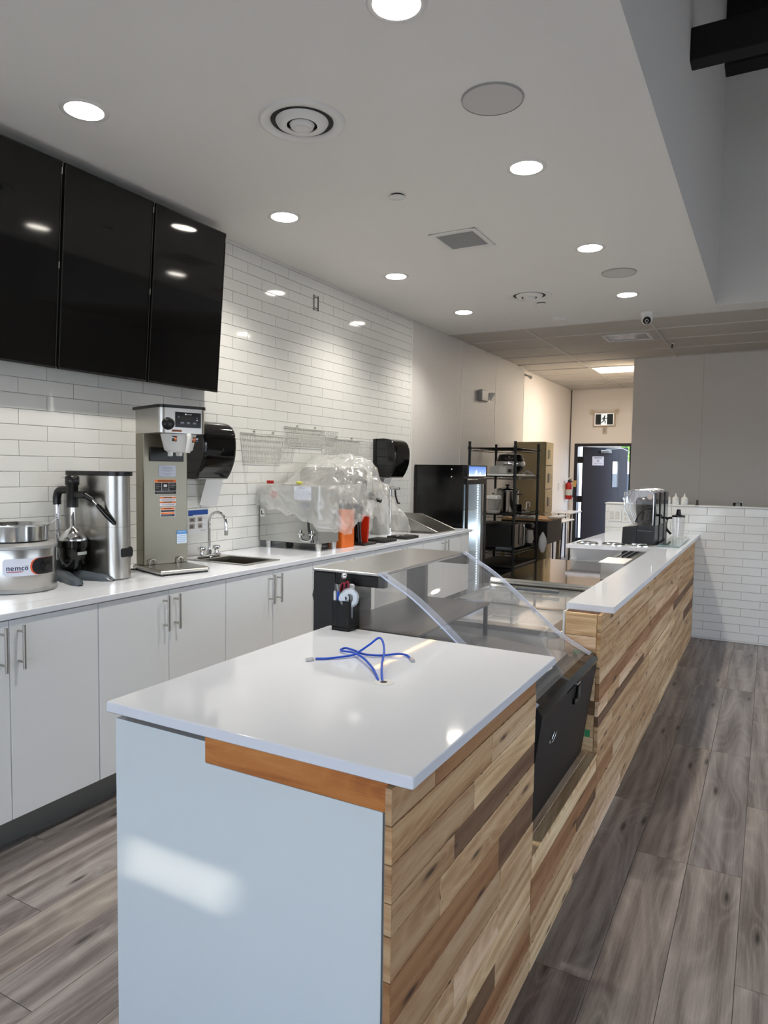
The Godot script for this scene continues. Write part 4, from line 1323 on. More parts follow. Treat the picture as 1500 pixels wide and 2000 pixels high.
# ---------------------------------------------------------------- things on the tiled wall
func wall_things() -> void:
	var M := mats
	# towel dispensers
	var lab := ["glossy black paper towel dispenser on the tiles right of the coffee brewer", "glossy black paper towel dispenser on the tiles near the black fridge"]
	var zc := [-3.10, -5.39]
	var first: Node3D
	for i in 2:
		var at := Vector3(XL, 1.385, zc[i])
		if i == 0:
			var t := thing("towel_dispenser", lab[0], "towel dispenser", at, 0.0, "black paper towel dispensers")
			var side := PackedVector2Array()
			for p in [Vector2(0.0, 0.0), Vector2(0.155, -0.012), Vector2(0.185, 0.03), Vector2(0.215, 0.10), Vector2(0.225, 0.17), Vector2(0.222, 0.235), Vector2(0.205, 0.28), Vector2(0.165, 0.312), Vector2(0.10, 0.325), Vector2(0.0, 0.322)]: side.append(p)
			var c := Curve2D.new()
			for k in side.size():
				var tan_ := (side[mini(k + 1, side.size() - 1)] - side[maxi(k - 1, 0)]) / 6.0
				if k < 2 or k == side.size() - 1: tan_ = Vector2.ZERO
				c.add_point(side[k], -tan_, tan_)
			var fine := c.tessellate(3, 3)
			# skin across the width, ends pulled in so the edges are rounded
			var rows := []
			for q in [[-0.132, 0.9], [-0.137, 0.955], [-0.128, 0.985], [-0.11, 1.0], [0.11, 1.0], [0.128, 0.985], [0.137, 0.955], [0.132, 0.9]]:
				var row := []
				for p in fine: row.append(Vector3(p.x * q[1], 0.155 + (p.y - 0.155) * (0.2 * q[1] + 0.8), q[0]))
				rows.append(row)
			var b := MB.new(); b.skin(rows)
			for q in [rows[0], rows[-1]]:
				var sgn := -1.0 if q == rows[0] else 1.0
				for k in range(1, q.size() - 1): b.t(q[0], q[k], q[k + 1], Vector3(0, 0, sgn), Vector3(0, 0, sgn), Vector3(0, 0, sgn))
			obj("cover", b, M.black_gloss, t)
			obj("back_plate", one([0.001, 0.03, 0.004, 0.318, -0.14, 0.14], 0.004), M.black, t)
			obj("tear_bar", one([0.02, 0.165, -0.012, -0.004, -0.12, 0.12], 0.002), M.grey_plastic, t)
			b = MB.new(); b.sheet(Vector3(0.2275, 0.16, -0.01), Vector3(0, 0, -1), Vector3.UP, 0.012, 0.012)
			obj("lock_mark", b, M.charcoal, t)
			first = t
		else:
			dup(first, at, 0.0, lab[1])
	var p := MB.new()
	var rows := []
	for i in 9:
		var f := i / 8.0
		rows.append([Vector3(XL + 0.07 - 0.055 * f, 1.370 - f * 0.155, -3.14), Vector3(XL + 0.07 - 0.055 * f, 1.370 - f * 0.165, -3.29)])
	p.skin(rows)
	tag(obj("paper_towel", p, M.paper), "white paper towel hanging from the dispenser above the hand sink", "paper towel")
	rows = []
	for i in 9:
		var f := i / 8.0
		rows.append([Vector3(XL + 0.08 - 0.05 * f, 1.370 - f * 0.11, -5.33), Vector3(XL + 0.08 - 0.05 * f, 1.370 - f * 0.11, -5.46)])
	p = MB.new(); p.skin(rows)
	tag(obj("paper_towel", p, M.paper), "white paper towel hanging from the dispenser above the tap tower", "paper towel")
	# hand washing notice
	var B := Color(0.10, 0.30, 0.62); var G := Color(0.62, 0.58, 0.55); var D := Color(0.35, 0.35, 0.36); var L := Color(0.7, 0.7, 0.72)
	var im := print_img(96, 120, Color(0.86, 0.87, 0.88), [[0, 4, 96, 24, B], [0, 22, 22, 10, B], [4, 40, 30, 24, G], [10, 46, 16, 12, D], [44, 38, 24, 24, G], [50, 46, 14, 14, D], [4, 70, 26, 26, G], [8, 78, 16, 14, D], [46, 70, 22, 26, G], [50, 80, 14, 10, D], [72, 42, 20, 2, L], [72, 48, 18, 2, L], [72, 76, 18, 2, L], [32, 44, 8, 2, L], [32, 76, 8, 2, L], [58, 106, 28, 2, D]])
	p = MB.new(); p.sheet(Vector3(XL + 0.001, 1.118, -3.145), Vector3(0, 0, -1), Vector3.UP, 0.165, 0.145)
	tag(obj("hand_washing_notice", p, pic("handwash", im, 0.5)), "hand washing notice with blue header taped to tiles behind the faucet", "notice")
	# open switch box high on the tiles
	var t := thing("wall_switch_box", "open electrical switch box without cover plate, high on the white tiles", "switch", Vector3(XL, 2.668, -4.372))
	p = MB.new(); p.bx(-0.002, 0.002, -0.055, 0.055, -0.036, 0.036, 0.0005)
	obj("dark_recess", p, M.black_matt, t)
	p = MB.new(); p.bx(0, 0.005, -0.036, 0.036, -0.018, 0.018, 0.003)
	obj("rocker", p, M.white_plastic, t)
	p = MB.new(); p.bx(0.001, 0.004, -0.055, -0.04, -0.02, 0.02, 0.001); p.bx(0.001, 0.004, 0.04, 0.055, -0.02, 0.02, 0.001); p.bx(0.0, 0.006, -0.05, 0.05, 0.027, 0.034, 0.001)
	obj("metal_strap", p, M.steel, t)
	# wire baskets
	var bl := ["thin wire basket hanging on the tiles, leftmost and lowest", "thin wire basket hanging on the tiles, highest of the three", "thin wire basket hanging on the tiles, nearest the farther towel dispenser"]
	var bq := [[-3.52, -3.975, 1.475, 1.67], [-3.985, -4.495, 1.60, 1.735], [-4.505, -5.02, 1.54, 1.68]]
	for i in 3:
		var q: Array = bq[i]
		var w: float = q[0] - q[1]
		var h: float = q[3] - q[2]
		t = thing("wire_basket", bl[i], "basket", Vector3(XL, q[2], (q[0] + q[1]) / 2), 0.0, "wire baskets on the tiled wall")
		var dp := 0.13
		p = MB.new()
		var tp := [Vector3(0.006, h, w / 2), Vector3(dp, h * 0.9, w / 2), Vector3(dp, h * 0.9, -w / 2), Vector3(0.006, h, -w / 2)]
		var bt := [Vector3(0.006, 0, w / 2 - 0.03), Vector3(dp - 0.03, 0, w / 2 - 0.03), Vector3(dp - 0.03, 0, -w / 2 + 0.03), Vector3(0.006, 0, -w / 2 + 0.03)]
		p.tube(tp, 0.0026, 5, true); p.tube(bt, 0.002, 5, true)
		obj("rim", p, M.wire, t)
		p = MB.new()
		for k in 4:
			var a: Vector3 = tp[k]; var b2: Vector3 = tp[(k + 1) % 4]; var c: Vector3 = bt[k]; var d: Vector3 = bt[(k + 1) % 4]
			var nn := 26 if k % 2 else 6
			for j in nn + 1: p.tube([a.lerp(b2, float(j) / nn), c.lerp(d, float(j) / nn)], 0.0011, 4)
			for j in range(1, 5): p.tube([a.lerp(c, j / 5.0), b2.lerp(d, j / 5.0)], 0.0012, 4)
		for j in 9:
			var f := j / 8.0
			p.tube([(bt[0] as Vector3).lerp(bt[3], f), (bt[1] as Vector3).lerp(bt[2], f)], 0.0011, 4)
		obj("wire_mesh", p, M.wire, t)
		for s in [-0.24, 0.2]:
			p = MB.new(); p.tube([Vector3(0.0, h + 0.012, s * w), Vector3(0.016, h + 0.014, s * w)], 0.005, 8)
			p.tube([Vector3(0.014, h + 0.02, s * w), Vector3(0.014, h - 0.003, s * w)], 0.002, 5)
			obj("hook", p, M.steel, t)
	# emergency light
	t = thing("emergency_light", "white twin-head emergency light on the shiny wall panel above the wire rack", "emergency light", Vector3(XL, 2.32, -7.80))
	obj("housing", one([0, 0.055, -0.065, 0.065, -0.10, 0.12], 0.012), M.grey_plastic, t)
	for s in [-0.20, -0.28]:
		p = MB.new(); p.xf = Transform3D(Basis(Vector3.FORWARD, PI / 2 + 0.5) * Basis(Vector3.RIGHT, s), Vector3(0.03, 0.02, s * 0.9))
		p.lathe(Vector3.ZERO, [Vector2(0.02, -0.03), Vector2(0.05, 0.015), Vector2(0.052, 0.025), Vector2(0.046, 0.02), Vector2(0.0, 0.012)], 18)
		obj("lamp_head", p, M.white_plastic, t)

# ---------------------------------------------------------------- fridge, wire rack and what stands on it
func fridge_and_rack() -> void:
	var M := mats
	var t := thing("display_fridge", "black glass-door drinks fridge with lit snowy header at the end of the back counter", "fridge", Vector3(-2.725, 0, -6.31))
	var W := 0.26
	var b := MB.new()
	b.bx(-0.27, 0.235, 0.0, 1.496, W, W - 0.03, 0.002); b.bx(-0.27, 0.235, 0.0, 1.496, -W, -W + 0.03, 0.002)
	b.bx(-0.27, -0.24, 0, 1.495, -W + 0.03, W - 0.03); b.bx(-0.24, 0.235, 0, 0.24, -W + 0.03, W - 0.03); b.bx(-0.24, 0.235, 1.36, 1.4955, -W + 0.03, W - 0.03)
	obj("body", b, mt("fridge_black", Color(0.02, 0.02, 0.024), 0.16), t)
	b = MB.new()
	b.bx(-0.24, 0.23, 0.24, 1.36, W - 0.03, W - 0.036); b.bx(-0.24, 0.23, 0.24, 1.36, -W + 0.036, -W + 0.03)
	b.bx(-0.24, -0.234, 0.24, 1.36, -W + 0.036, W - 0.036); b.bx(-0.234, 0.23, 0.24, 0.246, -W + 0.036, W - 0.036); b.bx(-0.234, 0.23, 1.354, 1.36, -W + 0.036, W - 0.036)
	obj("liner", b, mt("liner", Color(0.78, 0.82, 0.85), 0.4), t)
	var im := Image.create(96, 40, false, Image.FORMAT_RGB8)
	for y in 40:
		for x in 96:
			var sky := Color(0.36, 0.50, 0.78).lerp(Color(0.72, 0.82, 0.95), y / 39.0)
			for q in [[40, 12, 14.0], [62, 21, 11.0], [16, 29, 6.0], [78, 30, 5.0], [92, 26, 7.0], [2, 26, 7.0]]:
				if y > q[1] and absf(x - q[0]) < q[2] * (y - q[1]) / (40.0 - q[1]): sky = Color(0.93, 0.95, 1.0).lerp(Color(0.62, 0.7, 0.82), clampf((x - q[0]) / q[2], 0, 1) * 0.7)
			if y > 36: sky = Color(0.95, 0.96, 1.0)
			im.set_pixel(x, y, sky)
	b = MB.new(); b.sheet(Vector3(0.2765, 1.438, 0.0), Vector3(0, 0, -1), Vector3.UP, 0.44, 0.092)
	obj("header_light_box", b, pic("header", im, 0.2, 0.75), t)
	b = MB.new()
	b.bx(0.235, 0.276, 1.388, 1.496, -W, W, 0.003)
	obj("header", b, M.black, t)
	b = MB.new()
	for s: float in [-1.0, 1.0]: b.bx(0.258, 0.275, 0.10, 1.372, s * W, s * (W - 0.045), 0.003)
	b.bx(0.238, 0.2751, 1.315, 1.372, -W, W, 0.003); b.bx(0.238, 0.2745, 0.10, 0.25, -W, W, 0.003)
	obj("door_frame", b, M.black, t)
	obj("door_glass", one([0.264, 0.268, 0.25, 1.315, -W + 0.045, W - 0.045]), M.glass, t)
	b = MB.new(); b.bx(0.275, 0.28, 1.355, 1.366, -0.01, W - 0.01, 0.002)
	obj("door_pull", b, M.steel_bright, t)
	for y in [0.46, 0.66, 0.86, 1.06]:
		b = MB.new()
		b.tube([Vector3(0.19, y, -W + 0.04), Vector3(0.19, y, W - 0.04)], 0.004, 6); b.tube([Vector3(-0.2, y, -W + 0.04), Vector3(-0.2, y, W - 0.04)], 0.004, 6)
		for k in 12: b.tube([Vector3(-0.2, y, -W + 0.05 + k * 0.038), Vector3(0.19, y, -W + 0.05 + k * 0.038)], 0.0022, 5)
		obj("wire_shelf", b, M.wire, t)
	b = MB.new()
	for k in 42: b.box(Vector3(0.2, 0.27 + k * 0.0255, -W + 0.046), Vector3(0.006, 0.0135, 0.012), 0.002)
	var s := obj("led_light_strip", b, glow("fridge_led", Color(0.92, 0.97, 1.0), 3.0), t)
	s.set_meta("kind", "stuff")
	var l := OmniLight3D.new(); l.name = "fridge_light"; l.light_energy = 0.03; l.light_color = Color(0.9, 0.96, 1.0); l.light_size = 0.03; l.omni_range = 30.0; l.omni_attenuation = 2.0; l.shadow_enabled = true
	t.add_child(l); l.position = Vector3(0.16, 0.85, -W + 0.10)
	b = MB.new()
	for p in [Vector3(0.12, 1.455, W + 0.001), Vector3(0.12, 1.385, W + 0.001)]: b.bx(p.x - 0.006, p.x + 0.006, p.y - 0.006, p.y + 0.006, W, W + 0.003, 0.002)
	obj("cover_screw", b, M.white_plastic, t)
	# wire rack
	t = thing("wire_rack", "dark green-black wire shelving rack with four posts, behind the black fridge", "shelving", Vector3(-2.62, 0, -7.58))
	var X := [-0.255, 0.26]
	var Z := [0.42, -0.42]
	for x in X:
		for z in Z:
			b = MB.new(); b.tube([Vector3(x, 0.0, z), Vector3(x, 1.752, z)], 0.0145, 10); b.lathe(Vector3(x, 1.745, z), [Vector2(0.017, 0), Vector2(0.017, 0.016), Vector2(0, 0.018)], 10)
			for y in [0.585, 0.975, 1.385, 1.69]: b.lathe(Vector3(x, y - 0.02, z), [Vector2(0.0145, 0), Vector2(0.021, 0.005), Vector2(0.019, 0.04), Vector2(0.0145, 0.042)], 10)
			obj("post", b, M.rack_green, t)
	for y in [0.585, 0.975, 1.385, 1.69]:
		b = MB.new()
		for o in [0.0, -0.028]:
			b.tube([Vector3(X[0], y + o, Z[0]), Vector3(X[1], y + o, Z[0]), Vector3(X[1], y + o, Z[1]), Vector3(X[0], y + o, Z[1])], 0.0045, 6, true)
		for e in [[Vector3(X[1], y, Z[0]), Vector3(X[1], y, Z[1]), 22], [Vector3(X[0], y, Z[0]), Vector3(X[1], y, Z[0]), 14]]:
			for k in e[2]:
				var p0: Vector3 = (e[0] as Vector3).lerp(e[1], k / float(e[2]))
				var p1: Vector3 = (e[0] as Vector3).lerp(e[1], (k + 1) / float(e[2]))
				b.tube([p0 if k % 2 else p0 + Vector3(0, -0.028, 0), p1 + Vector3(0, -0.028, 0) if k % 2 else p1], 0.002, 4)
		for k in 30: b.tube([Vector3(X[0], y + 0.004, lerpf(Z[0], Z[1], (k + 0.5) / 30.0)), Vector3(X[1], y + 0.004, lerpf(Z[0], Z[1], (k + 0.5) / 30.0))], 0.002, 4)
		obj("shelf", b, M.rack_green, t)
	# second shelf from the top (1.39)
	tag(obj("white_tray", one([-2.86, -2.38, 1.392, 1.412, -7.17, -7.62], 0.004), M.white_plastic), "flat white tray on the second shelf of the wire rack, under grey device", "tray")
	t = thing("grey_device", "boxy light grey countertop device on the white tray of the wire rack", "machine", Vector3(-2.59, 1.412, -7.42))
	b = MB.new(); b.prism(PackedVector2Array([Vector2(-0.10, 0), Vector2(0.09, 0), Vector2(0.09, 0.095), Vector2(-0.04, 0.095), Vector2(-0.10, 0.07)]), -0.11, 0.11)
	obj("body", b, M.grey_plastic, t)
	obj("front_door", one([0.0, 0.085, 0.006, 0.078, 0.11, 0.118], 0.004), mt("light_grey", Color(0.70, 0.69, 0.66), 0.4), t)
	obj("dial_block", one([0.09, 0.13, 0.02, 0.055, -0.08, 0.08], 0.006), M.black, t)
	t = thing("black_mixing_bowl", "large black and chrome round cooker lying behind the grey device on the rack", "cooker", Vector3(-2.60, 1.412, -7.72))
	b = MB.new(); b.lathe(Vector3.ZERO, [Vector2(0, 0), Vector2(0.10, 0), Vector2(0.15, 0.06), Vector2(0.16, 0.15), Vector2(0.13, 0.22), Vector2(0, 0.245)], 28)
	obj("body", b, M.black_gloss, t)
	b = MB.new(); b.lathe(Vector3.ZERO, [Vector2(0.158, 0.09), Vector2(0.166, 0.10), Vector2(0.166, 0.135), Vector2(0.158, 0.145)], 28)
	obj("chrome_band", b, M.chrome, t)
	t = thing("paper_trimmer", "small white and grey hand tool at the right end of the second rack shelf", "tool", Vector3(-2.43, 1.392, -7.85))
	obj("base", one([-0.09, 0.06, 0, 0.015, -0.10, 0.10], 0.004), M.white_plastic, t)
	b = MB.new(); b.tube([Vector3(-0.05, 0.02, 0.08), Vector3(0.0, 0.055, 0.02), Vector3(0.03, 0.02, -0.09)], 0.012, 8)
	obj("arm", b, M.grey_plastic, t)
	# third shelf (0.975)
	t = thing("stock_pot", "large stainless stock pot with a black domed lid on the third rack shelf", "pot", Vector3(-2.60, 0.983, -7.64))
	b = MB.new(); b.lathe(Vector3.ZERO, [Vector2(0, 0), Vector2(0.125, 0), Vector2(0.13, 0.01), Vector2(0.13, 0.235), Vector2(0.135, 0.24), Vector2(0.135, 0.246), Vector2(0, 0.246)], 36)
	obj("body", b, M.steel_bright, t)
	b = MB.new(); b.lathe(Vector3.ZERO, [Vector2(0.137, 0.247), Vector2(0.137, 0.253), Vector2(0.09, 0.272), Vector2(0, 0.28)], 32)
	obj("lid", b, M.black_gloss, t)
	b = MB.new(); b.lathe(Vector3.ZERO, [Vector2(0.012, 0.28), Vector2(0.01, 0.29), Vector2(0.028, 0.30), Vector2(0.026, 0.31), Vector2(0, 0.312)], 16)
	obj("lid_knob", b, M.black, t)
	for sg: float in [-1.0, 1.0]:
		b = MB.new(); b.tube(bend([Vector3(sg * 0.128, 0.20, -0.035), Vector3(sg * 0.165, 0.205, -0.03), Vector3(sg * 0.165, 0.205, 0.03), Vector3(sg * 0.128, 0.20, 0.035)], 5), 0.006, 8)
		obj("side_handle", b, M.black, t)
	t = thing("food_processor", "food processor with white lid on the third rack shelf, left of the pot", "food processor", Vector3(-2.62, 0.983, -7.24))
	obj("base", one([-0.06, 0.06, 0, 0.035, -0.06, 0.06], 0.01), M.grey_plastic, t)
	b = MB.new(); b.lathe(Vector3.ZERO, [Vector2(0.05, 0.035), Vector2(0.062, 0.15)], 24)
	obj("jar", b, clear("jar_smoke", Color(0.7, 0.7, 0.7), 0.35, 0.1), t)
	obj("lid", one([-0.068, 0.068, 0.15, 0.20, -0.068, 0.068], 0.014), M.white_plastic, t)
	obj("feed_tube", one([0.01, 0.04, 0.20, 0.27, -0.015, 0.02], 0.008), mt("light_grey", Color.WHITE), t)
	b = MB.new(); b.tube(bend([Vector3(-2.40, 0.99, -7.73), Vector3(-2.42, 1.03, -7.78), Vector3(-2.44, 1.085, -7.86), Vector3(-2.43, 1.08, -7.93), Vector3(-2.43, 1.035, -7.94)], 6), 0.007, 8)
	tag(obj("spare_spout", b, M.white_plastic), "pale bent spare faucet spout lying on the third rack shelf at the right", "spout")
	t = thing("tool_tray", "black tray of small dark parts in front of the pot on the third rack shelf", "tray", Vector3(-2.405, 0.983, -7.50))
	obj("tray", one([-0.045, 0.06, 0, 0.018, -0.20, 0.12], 0.004), M.black, t)
	b = MB.new(); b.bx(-0.02, 0.035, 0.018, 0.10, 0.02, 0.05, 0.006); b.tube([Vector3(0.0, 0.03, -0.05), Vector3(0.02, 0.04, -0.18)], 0.01, 8); b.tube([Vector3(0.03, 0.03, -0.06), Vector3(0.03, 0.035, -0.2)], 0.007, 8)
	obj("small_part", b, M.black_gloss, t)
	# fourth shelf (0.585): microwave and coffee maker
	t = thing("microwave", "black microwave oven on the lowest wire shelf of the rack", "microwave", Vector3(-2.62, 0.592, -7.55))
	obj("body", one([-0.24, 0.19, 0.01, 0.275, -0.20, 0.25], 0.006), M.black_matt, t)
	obj("door", one([0.19, 0.21, 0.012, 0.272, -0.06, 0.25], 0.005), M.black_gloss, t)
	b = MB.new(); b.tube([Vector3(0.235, 0.03, -0.04), Vector3(0.24, 0.06, -0.04), Vector3(0.24, 0.23, -0.04), Vector3(0.235, 0.26, -0.04)], 0.009, 8)
	obj("door_handle", b, M.steel_bright, t)
	obj("control_strip", one([0.19, 0.208, 0.012, 0.272, -0.2, -0.062], 0.004), M.black, t)
	b = MB.new()
	for k in 4: b.bx(0.208, 0.2095, 0.05 + k * 0.05, 0.075 + k * 0.05, -0.17, -0.10, 0.0005)
	obj("button", b, M.charcoal, t)
	t = thing("drip_coffee_maker", "small black and white drip coffee maker at the right end beside the microwave", "coffee machine", Vector3(-2.43, 0.592, -7.88))
	b = MB.new(); b.bx(-0.07, 0.07, 0, 0.03, -0.06, 0.06, 0.01); b.bx(-0.07, -0.02, 0.03, 0.22, -0.06, 0.06, 0.01); b.bx(-0.07, 0.07, 0.2, 0.26, -0.06, 0.06, 0.014)
	obj("body", b, M.black, t)
	b = MB.new(); b.lathe(Vector3(0.025, 0.03, 0), [Vector2(0.035, 0), Vector2(0.05, 0.05), Vector2(0.04, 0.12), Vector2(0.042, 0.15), Vector2(0, 0.15)], 18)
	obj("carafe", b, mt("carafe_white", Color(0.72, 0.71, 0.69), 0.3), t)
	var ns := FastNoiseLite.new(); ns.seed = 8; ns.frequency = 6.0
	var rows := []
	for i in 10:
		var f := i / 9.0
		var row := []
		for j in 16:
			var a := TAU * j / 16
			row.append(Vector3(-2.30, 0.50 + f * 0.24, -8.05) + Vector3(cos(a), 0, sin(a)) * (0.045 * sin(PI * (0.08 + f * 0.9)) * (1.0 + 0.5 * ns.get_noise_2d(j * 0.1, f)) + 0.004))
		rows.append(row)
	b = MB.new(); b.skin(rows, true)
	tag(obj("plastic_bag", b, mt("bag_white", Color(0.85, 0.85, 0.87), 0.25)), "crumpled white plastic bag hanging at the rack's right corner post", "bag")
	t = thing("card_terminal", "small silver and black device in front of the microwave on the rack", "device", Vector3(-2.47, 0.592, -7.245))
	obj("body", one([-0.11, 0.07, 0, 0.03, -0.03, 0.03], 0.006), M.grey_enamel, t)
	b = MB.new(); b.xf = Transform3D(Basis(Vector3.FORWARD, 0.7), Vector3(0.05, 0.02, 0)); b.bx(-0.005, 0.005, 0, 0.06, -0.028, 0.028, 0.003)
	obj("display", b, M.charcoal, t)
	t = thing("black_crate", "big black storage tote on the floor under the wire rack", "crate", Vector3(-2.6, 0, -7.58))
	b = MB.new(); b.bx(-0.23, 0.235, 0, 0.40, -0.40, 0.40, 0.02); b.bx(-0.25, 0.25, 0.40, 0.43, -0.405, 0.405, 0.01)
	obj("body", b, M.black, t)
	b = MB.new(); b.bx(0.25, 0.262, 0.37, 0.392, 0.25, 0.36, 0.004)
	obj("latch", b, M.grey_plastic, t)

func corridor_things() -> void:
	var M := mats
	# lockers
	var t := thing("locker_tower", "tan metal locker tower with louvred doors against the corridor wall", "locker", Vector3(-2.79, 0, -9.24))
	obj("body", one([-0.205, 0.205, 0.0, 1.835, -0.178, 0.178], 0.003), M.locker, t)
	var lm := MB.new()
	lm.bx(0.0, 0.014, 0.006, 0.307, -0.172, 0.172, 0.003)
	var dm := lm.mesh()
	for k in 6:
		var d := obj("locker_door", dm, M.locker, t); d.position = Vector3(0.205, k * 0.313 - 0.04 if k > 0 else 0.0, 0)
		if k == 0: d.scale.y = 0.86
		var b := MB.new()
		b.bx(0.014, 0.017, 0.09, 0.21, 0.02, 0.075, 0.001)
		obj("latch_recess", b, M.charcoal, d)
		b = MB.new()
		for q in 5: b.bx(0.013, 0.019, 0.10 + q * 0.025, 0.11 + q * 0.025, -0.12, -0.02, 0.002)
		obj("louvre", b, mt("locker_light", Color(0.68, 0.62, 0.47), 0.4), d)
	# dark equipment stand with boards on it
	t = thing("dark_work_stand", "dark brown box stand topped with loose boards in front of the lockers", "stand", Vector3(-2.68, 0, -8.62))
	obj("cabinet", one([-0.22, 0.36, 0.57, 0.845, -0.35, 0.30], 0.004), mt("dark_brown", Color(0.085, 0.07, 0.065), 0.5), t)
	var b := MB.new()
	for x in [-0.2, 0.33]:
		for z in [-0.32, 0.27]: obj("leg", one([x - 0.018, x + 0.018, 0, 0.57, z - 0.018, z + 0.018], 0.002), M.locker, t)
	obj("board", one([-0.22, 0.37, 0.846, 0.872, -0.36, 0.31], 0.003), mats.board[2], t)
	obj("white_board", one([0.30, 0.44, 0.874, 0.892, -0.34, 0.10], 0.003), M.white_plastic, t)
	obj("folded_sheet", one([-0.05, 0.20, 0.874, 0.90, 0.10, 0.32], 0.006), M.grey_plastic, t)
	# two white folding tables
	var lab := ["white folding table pushed to the lavender corridor wall, farther and higher", "white folding table top on thin black legs, nearer and lower, by the exit door"]
	var q := [[Vector3(-2.90, 0, -11.55), 0.80, 0.32], [Vector3(-2.86, 0, -10.75), 0.71, 0.38]]
	for i in 2:
		var y: float = q[i][1]
		var w: float = q[i][2]
		t = thing("folding_table", lab[i], "table", q[i][0], 0.0, "white folding tables in the corridor")
		obj("tabletop", one([-w / 2 + 0.04, w / 2, y - 0.025, y, -0.35, 0.35], 0.008), M.white_plastic, t)
		for x in [-w / 2 + 0.07, w / 2 - 0.05]:
			for e: float in [0.28, -0.28]:
				b = MB.new(); b.tube([Vector3(x, 0, e), Vector3(x + 0.01, y - 0.03, e * 0.78)], 0.011, 8)
				obj("leg", b, M.black, t)
	# fire extinguisher
	t = thing("fire_extinguisher", "red fire extinguisher with a tan tag on the corridor wall left of the exit door", "fire extinguisher", Vector3(-2.995, 0.98, -12.0))
	b = MB.new(); b.lathe(Vector3.ZERO, [Vector2(0, 0), Vector2(0.05, 0.004), Vector2(0.055, 0.02), Vector2(0.055, 0.25), Vector2(0.04, 0.285), Vector2(0.02, 0.30), Vector2(0, 0.30)], 20)
	obj("cylinder", b, M.red, t)
	b = MB.new(); b.lathe(Vector3(0, 0.07, 0), [Vector2(0.056, 0), Vector2(0.056, 0.10)], 20)
	obj("label_band", b, mt("label_pale", Color.WHITE), t)
	b = MB.new(); b.bx(-0.02, 0.02, 0.295, 0.33, -0.02, 0.02, 0.005); b.tube([Vector3(0, 0.33, -0.01), Vector3(0.05, 0.35, 0.05)], 0.009, 8); b.tube([Vector3(0, 0.315, 0), Vector3(0.06, 0.32, 0.06)], 0.008, 8)
	b.tube(bend([Vector3(0.02, 0.31, 0.02), Vector3(0.075, 0.28, 0.02), Vector3(0.078, 0.16, 0.02), Vector3(0.07, 0.04, 0.01)], 5), 0.010, 8)
	obj("valve_and_hose", b, M.black, t)
	b = MB.new(); b.sheet(Vector3(0.10, 0.27, 0.045), Vector3(1, 0, 0), Vector3(0.1, 1, 0).normalized(), 0.065, 0.11)
	obj("inspection_tag", b, mt("tag_tan", Color(0.72, 0.58, 0.36), 0.7), t)
	# exit sign with two lamp heads
	t = thing("exit_sign", "running man exit sign with two emergency lamp heads above the exit door", "exit sign", Vector3(-2.485, 2.34, ZF))
	obj("housing", one([-0.178, 0.178, -0.12, 0.12, 0, 0.05], 0.006), mt("cream_plastic", Color(0.78, 0.72, 0.64), 0.4), t)
	var im := Image.create(120, 80, false, Image.FORMAT_RGB8)
	im.fill(Color(0.03, 0.07, 0.06)); im.fill_rect(Rect2i(40, 4, 38, 72), Color(0.92, 0.95, 0.97)); im.fill_rect(Rect2i(0, 0, 120, 4), Color(0.9, 0.9, 0.9)); im.fill_rect(Rect2i(0, 76, 120, 4), Color(0.9, 0.9, 0.9)); im.fill_rect(Rect2i(0, 0, 4, 80), Color(0.9, 0.9, 0.9)); im.fill_rect(Rect2i(116, 0, 4, 80), Color(0.9, 0.9, 0.9))
	var lim := [[Vector2(62, 17), Vector2(62, 18), 5.0], [Vector2(60, 26), Vector2(57, 42), 5.0], [Vector2(60, 27), Vector2(70, 36), 2.4], [Vector2(70, 36), Vector2(75, 31), 2.2], [Vector2(58, 27), Vector2(49, 32), 2.4], [Vector2(49, 32), Vector2(46, 40), 2.2], [Vector2(58, 43), Vector2(66, 52), 3.2], [Vector2(66, 52), Vector2(65, 66), 2.8], [Vector2(56, 43), Vector2(52, 55), 3.2], [Vector2(52, 55), Vector2(42, 60), 2.8]]
	for y in 80:
		for x in 120:
			for k in lim:
				var p := Geometry2D.get_closest_point_to_segment(Vector2(x, y), k[0], k[1])
				if p.distance_to(Vector2(x, y)) < k[2]: im.set_pixel(x, y, Color(0.03, 0.07, 0.06))
	b = MB.new(); b.sheet(Vector3(0, 0, 0.0508), Vector3.RIGHT, Vector3.UP, 0.31, 0.195)
	obj("pictogram_light", b, pic("exit_face", im, 0.3, 0.5), t)
	for sg: float in [-1.0, 1.0]:
		b = MB.new(); b.xf = Transform3D(Basis(Vector3.RIGHT, PI / 2 + 0.3), Vector3(sg * 0.20, 0.135, 0.04))
		b.lathe(Vector3.ZERO, [Vector2(0.015, -0.03), Vector2(0.034, 0.0), Vector2(0.036, 0.02), Vector2(0.0, 0.012)], 16)
		obj("lamp_head", b, mt("cream_plastic", Color.WHITE), t)
	t = thing("door_chime_box", "small cream outlet box on the wall right under the exit sign", "outlet", Vector3(-2.48, 2.155, ZF))
	obj("cover_plate", one([-0.038, 0.038, -0.06, 0.06, 0, 0.012], 0.004), mt("cream_plastic", Color.WHITE), t)
	obj("socket", one([-0.016, 0.016, -0.035, 0.035, 0.012, 0.016], 0.003), M.grey_plastic, t)
	b = MB.new(); b.tube([Vector3(-3.035, 2.85, -12.17), Vector3(-3.035, 2.2, -12.16), Vector3(-3.04, 1.6, -12.17), Vector3(-3.038, 1.35, -12.16)], 0.009, 6)
	tag(obj("surface_cable", b, M.charcoal), "dark cable running down the far corner of the corridor to the extinguisher", "cable")
	t = thing("corner_camera", "small white bracket camera high on the wall where the shiny panels end", "camera", Vector3(XL, 2.78, -9.46))
	obj("bracket", one([-0.05, -0.02, -0.03, 0.03, -0.04, 0.04], 0.005), M.white_plastic, t)
